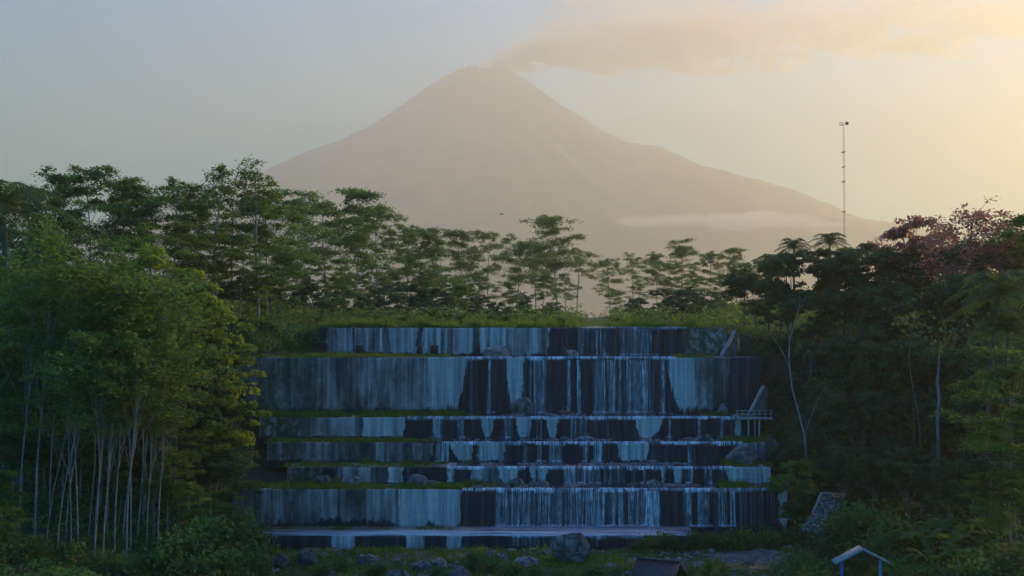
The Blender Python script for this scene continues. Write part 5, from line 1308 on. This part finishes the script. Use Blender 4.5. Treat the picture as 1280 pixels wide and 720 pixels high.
def plume_mat():
    m_, nt, out = newmat('smoke'); g = NT(nt); pos = g.geo()
    sp = g.n('ShaderNodeSeparateXYZ'); g.l(pos, sp.inputs[0])
    fx = g.math('DIVIDE', g.math('SUBTRACT', sp.outputs[0], sx[0]), sx[-1] - sx[0])
    def curve(vals, lo, hi):
        nd = nt.nodes.new('ShaderNodeFloatCurve'); cv = nd.mapping.curves[0]
        pts = [((a - sx[0]) / (sx[-1] - sx[0]), (v - lo) / (hi - lo)) for a, v in zip(sx, vals)]
        while len(cv.points) < len(pts): cv.points.new(.5, .5)
        for q, (a, v) in zip(cv.points, pts): q.location = (a, v); q.handle_type = 'VECTOR'
        nd.mapping.update(); g.l(fx, nd.inputs['Value']); return g.math('ADD', g.math('MULTIPLY', nd.outputs[0], hi - lo), lo)
    zc_ = curve(szc, min(szc), max(szc)); hh = curve(sh, 0, max(sh))
    dz = g.math('DIVIDE', g.math('SUBTRACT', sp.outputs[2], zc_), hh); dy = g.math('DIVIDE', g.math('SUBTRACT', sp.outputs[1], PY_), g.math('MULTIPLY', hh, 1.1))
    d = g.math('SQRT', g.math('ADD', g.math('MULTIPLY', dz, dz), g.math('MULTIPLY', dy, dy)))
    n1 = g.noise(g.mapping(pos, (.6, 1, 1.3)), .0030, 7, .62)
    n0 = g.noise(g.mapping(pos, (.25, .6, 1.4)), .0011, 3, .5)
    n2 = g.noise(g.mapping(pos, (1, 1, 1.2)), .0085, 5, .6)
    n1 = g.math('DIVIDE', g.math('SUBTRACT', n1, .36), .28, clamp=True); n2 = g.math('DIVIDE', g.math('SUBTRACT', n2, .36), .28, clamp=True); n0 = g.math('DIVIDE', g.math('SUBTRACT', n0, .34), .32, clamp=True)
    body = g.math('ADD', g.math('ADD', g.math('SUBTRACT', .52, d), g.math('MULTIPLY', g.math('SUBTRACT', n2, .5), .55)), g.math('MULTIPLY', g.math('SUBTRACT', g.math('ADD', g.math('MULTIPLY', n1, .65), g.math('MULTIPLY', n0, .35)), 1.0 * .5), 1.25))
    body = g.math('MULTIPLY', body, 3.5, clamp=True)
    # denser lower core streaming off the summit
    core = g.math('MULTIPLY', g.math('SUBTRACT', 1.0, g.math('DIVIDE', g.math('ABSOLUTE', g.math('ADD', g.math('ADD', dz, g.math('MULTIPLY', g.math('SUBTRACT', n1, .5), .8)), .42)), .42), clamp=True), 1.0)
    fade = g.ramp(fx, [(0.0, 1.0), (0.2, 1.0), (.5, .6), (.8, .25)])
    dens = g.math('MULTIPLY', body, g.math('ADD', .0020, g.math('MULTIPLY', g.math('MULTIPLY', core, fade), .018)))
    near = g.ramp(fx, [(0.0, 4.0), (0.05, 2.2), (.14, 1.0)]) if False else g.math('ADD', 1.0, g.math('MULTIPLY', g.math('SUBTRACT', 1.0, g.math('MULTIPLY', fx, 9.0), clamp=True), 3.0))
    dens = g.math('MULTIPLY', dens, near)
    v = g.n('ShaderNodeVolumePrincipled'); v.inputs['Color'].default_value = (1.0, .77, .65, 1); v.inputs['Anisotropy'].default_value = .45
    g.l(dens, v.inputs['Density']); g.l(v.outputs[0], out.inputs['Volume']); return m_
me.materials.append(plume_mat())
plo = bpy.data.objects.new('smoke_plume', me); COL.objects.link(plo)
tag(plo, 'peach coloured smoke plume drifting right from the volcano summit', 'smoke plume', kind='stuff')

# ------------------------------------------------------------------ thin mist lying against the volcano's right foot
MX0, MX1, MYY, MZ = X(770, 5200), X(1060, 5200), 5200.0, Z(276, 5200)
mm = MB(); V = []; xs_ = np.linspace(MX0, MX1, 24)
for i_, x in enumerate(xs_):
    q = math.sin(math.pi * (i_ + .3) / 23.6) ** .5
    for k in range(12):
        a = 2 * math.pi * k / 12; V.append((x, MYY + math.cos(a) * 150 * q, MZ - (x - MX0) * .012 + math.sin(a) * 50 * q))
Fm = [(i_ * 12 + k, (i_ + 1) * 12 + k, (i_ + 1) * 12 + (k + 1) % 12, i_ * 12 + (k + 1) % 12) for i_ in range(23) for k in range(12)] + [tuple(range(12)), tuple(range(276, 288))]
me = bpy.data.meshes.new('mist_bank'); me.from_pydata([tuple(map(float, v)) for v in V], [], Fm); me.update(); outward(me)
def mist_mat():
    m_, nt, out = newmat('mist'); g = NT(nt); pos = g.geo(); sp = g.n('ShaderNodeSeparateXYZ'); g.l(pos, sp.inputs[0])
    fx = g.math('DIVIDE', g.math('SUBTRACT', sp.outputs[0], MX0), MX1 - MX0)
    zz = g.math('DIVIDE', g.math('SUBTRACT', g.math('SUBTRACT', sp.outputs[2], MZ), g.math('MULTIPLY', g.math('SUBTRACT', sp.outputs[0], MX0), -.012)), 50.0)
    yy = g.math('DIVIDE', g.math('SUBTRACT', sp.outputs[1], MYY), 150.0)
    d = g.math('SQRT', g.math('ADD', g.math('MULTIPLY', zz, zz), g.math('MULTIPLY', yy, yy)))
    n = g.noise(g.mapping(pos, (.5, .5, 1.2)), .007, 5, .6)
    e = g.math('MULTIPLY', g.math('MULTIPLY', fx, g.math('SUBTRACT', 1.0, fx)), 4.0)
    b = g.math('MULTIPLY', g.math('ADD', g.math('SUBTRACT', g.math('SUBTRACT', .50, d), g.math('SUBTRACT', .5, g.math('MULTIPLY', e, .5))), g.math('MULTIPLY', g.math('SUBTRACT', n, .5), 5.0)), 2.0, clamp=True)
    v = g.n('ShaderNodeVolumePrincipled'); v.inputs['Color'].default_value = (1, .97, .9, 1); v.inputs['Anisotropy'].default_value = .4
    g.l(g.math('MULTIPLY', b, .010), v.inputs['Density']); g.l(v.outputs[0], out.inputs['Volume']); return m_
me.materials.append(mist_mat()); mo_ = bpy.data.objects.new('mist_bank', me); COL.objects.link(mo_)
tag(mo_, 'thin pale streak of mist across the lower right slope of the volcano', 'mist', kind='stuff')

# ------------------------------------------------------------------ haze
hb = MB(); hb.box((0, 6000, 934.6), (14200, 12900, 1871.6))
hm, nt, out = newmat('haze'); g = NT(nt)
v = g.n('ShaderNodeVolumePrincipled'); v.inputs['Color'].default_value = (1.0, .965, .745, 1); v.inputs['Density'].default_value = HAZE_DENSITY; v.inputs['Anisotropy'].default_value = .54
g.l(v.outputs[0], out.inputs['Volume'])
hz_o = hb.build('haze', hm); outward(hz_o.data)
tag(hz_o, 'pale dawn haze filling the valley', 'haze', kind='stuff')
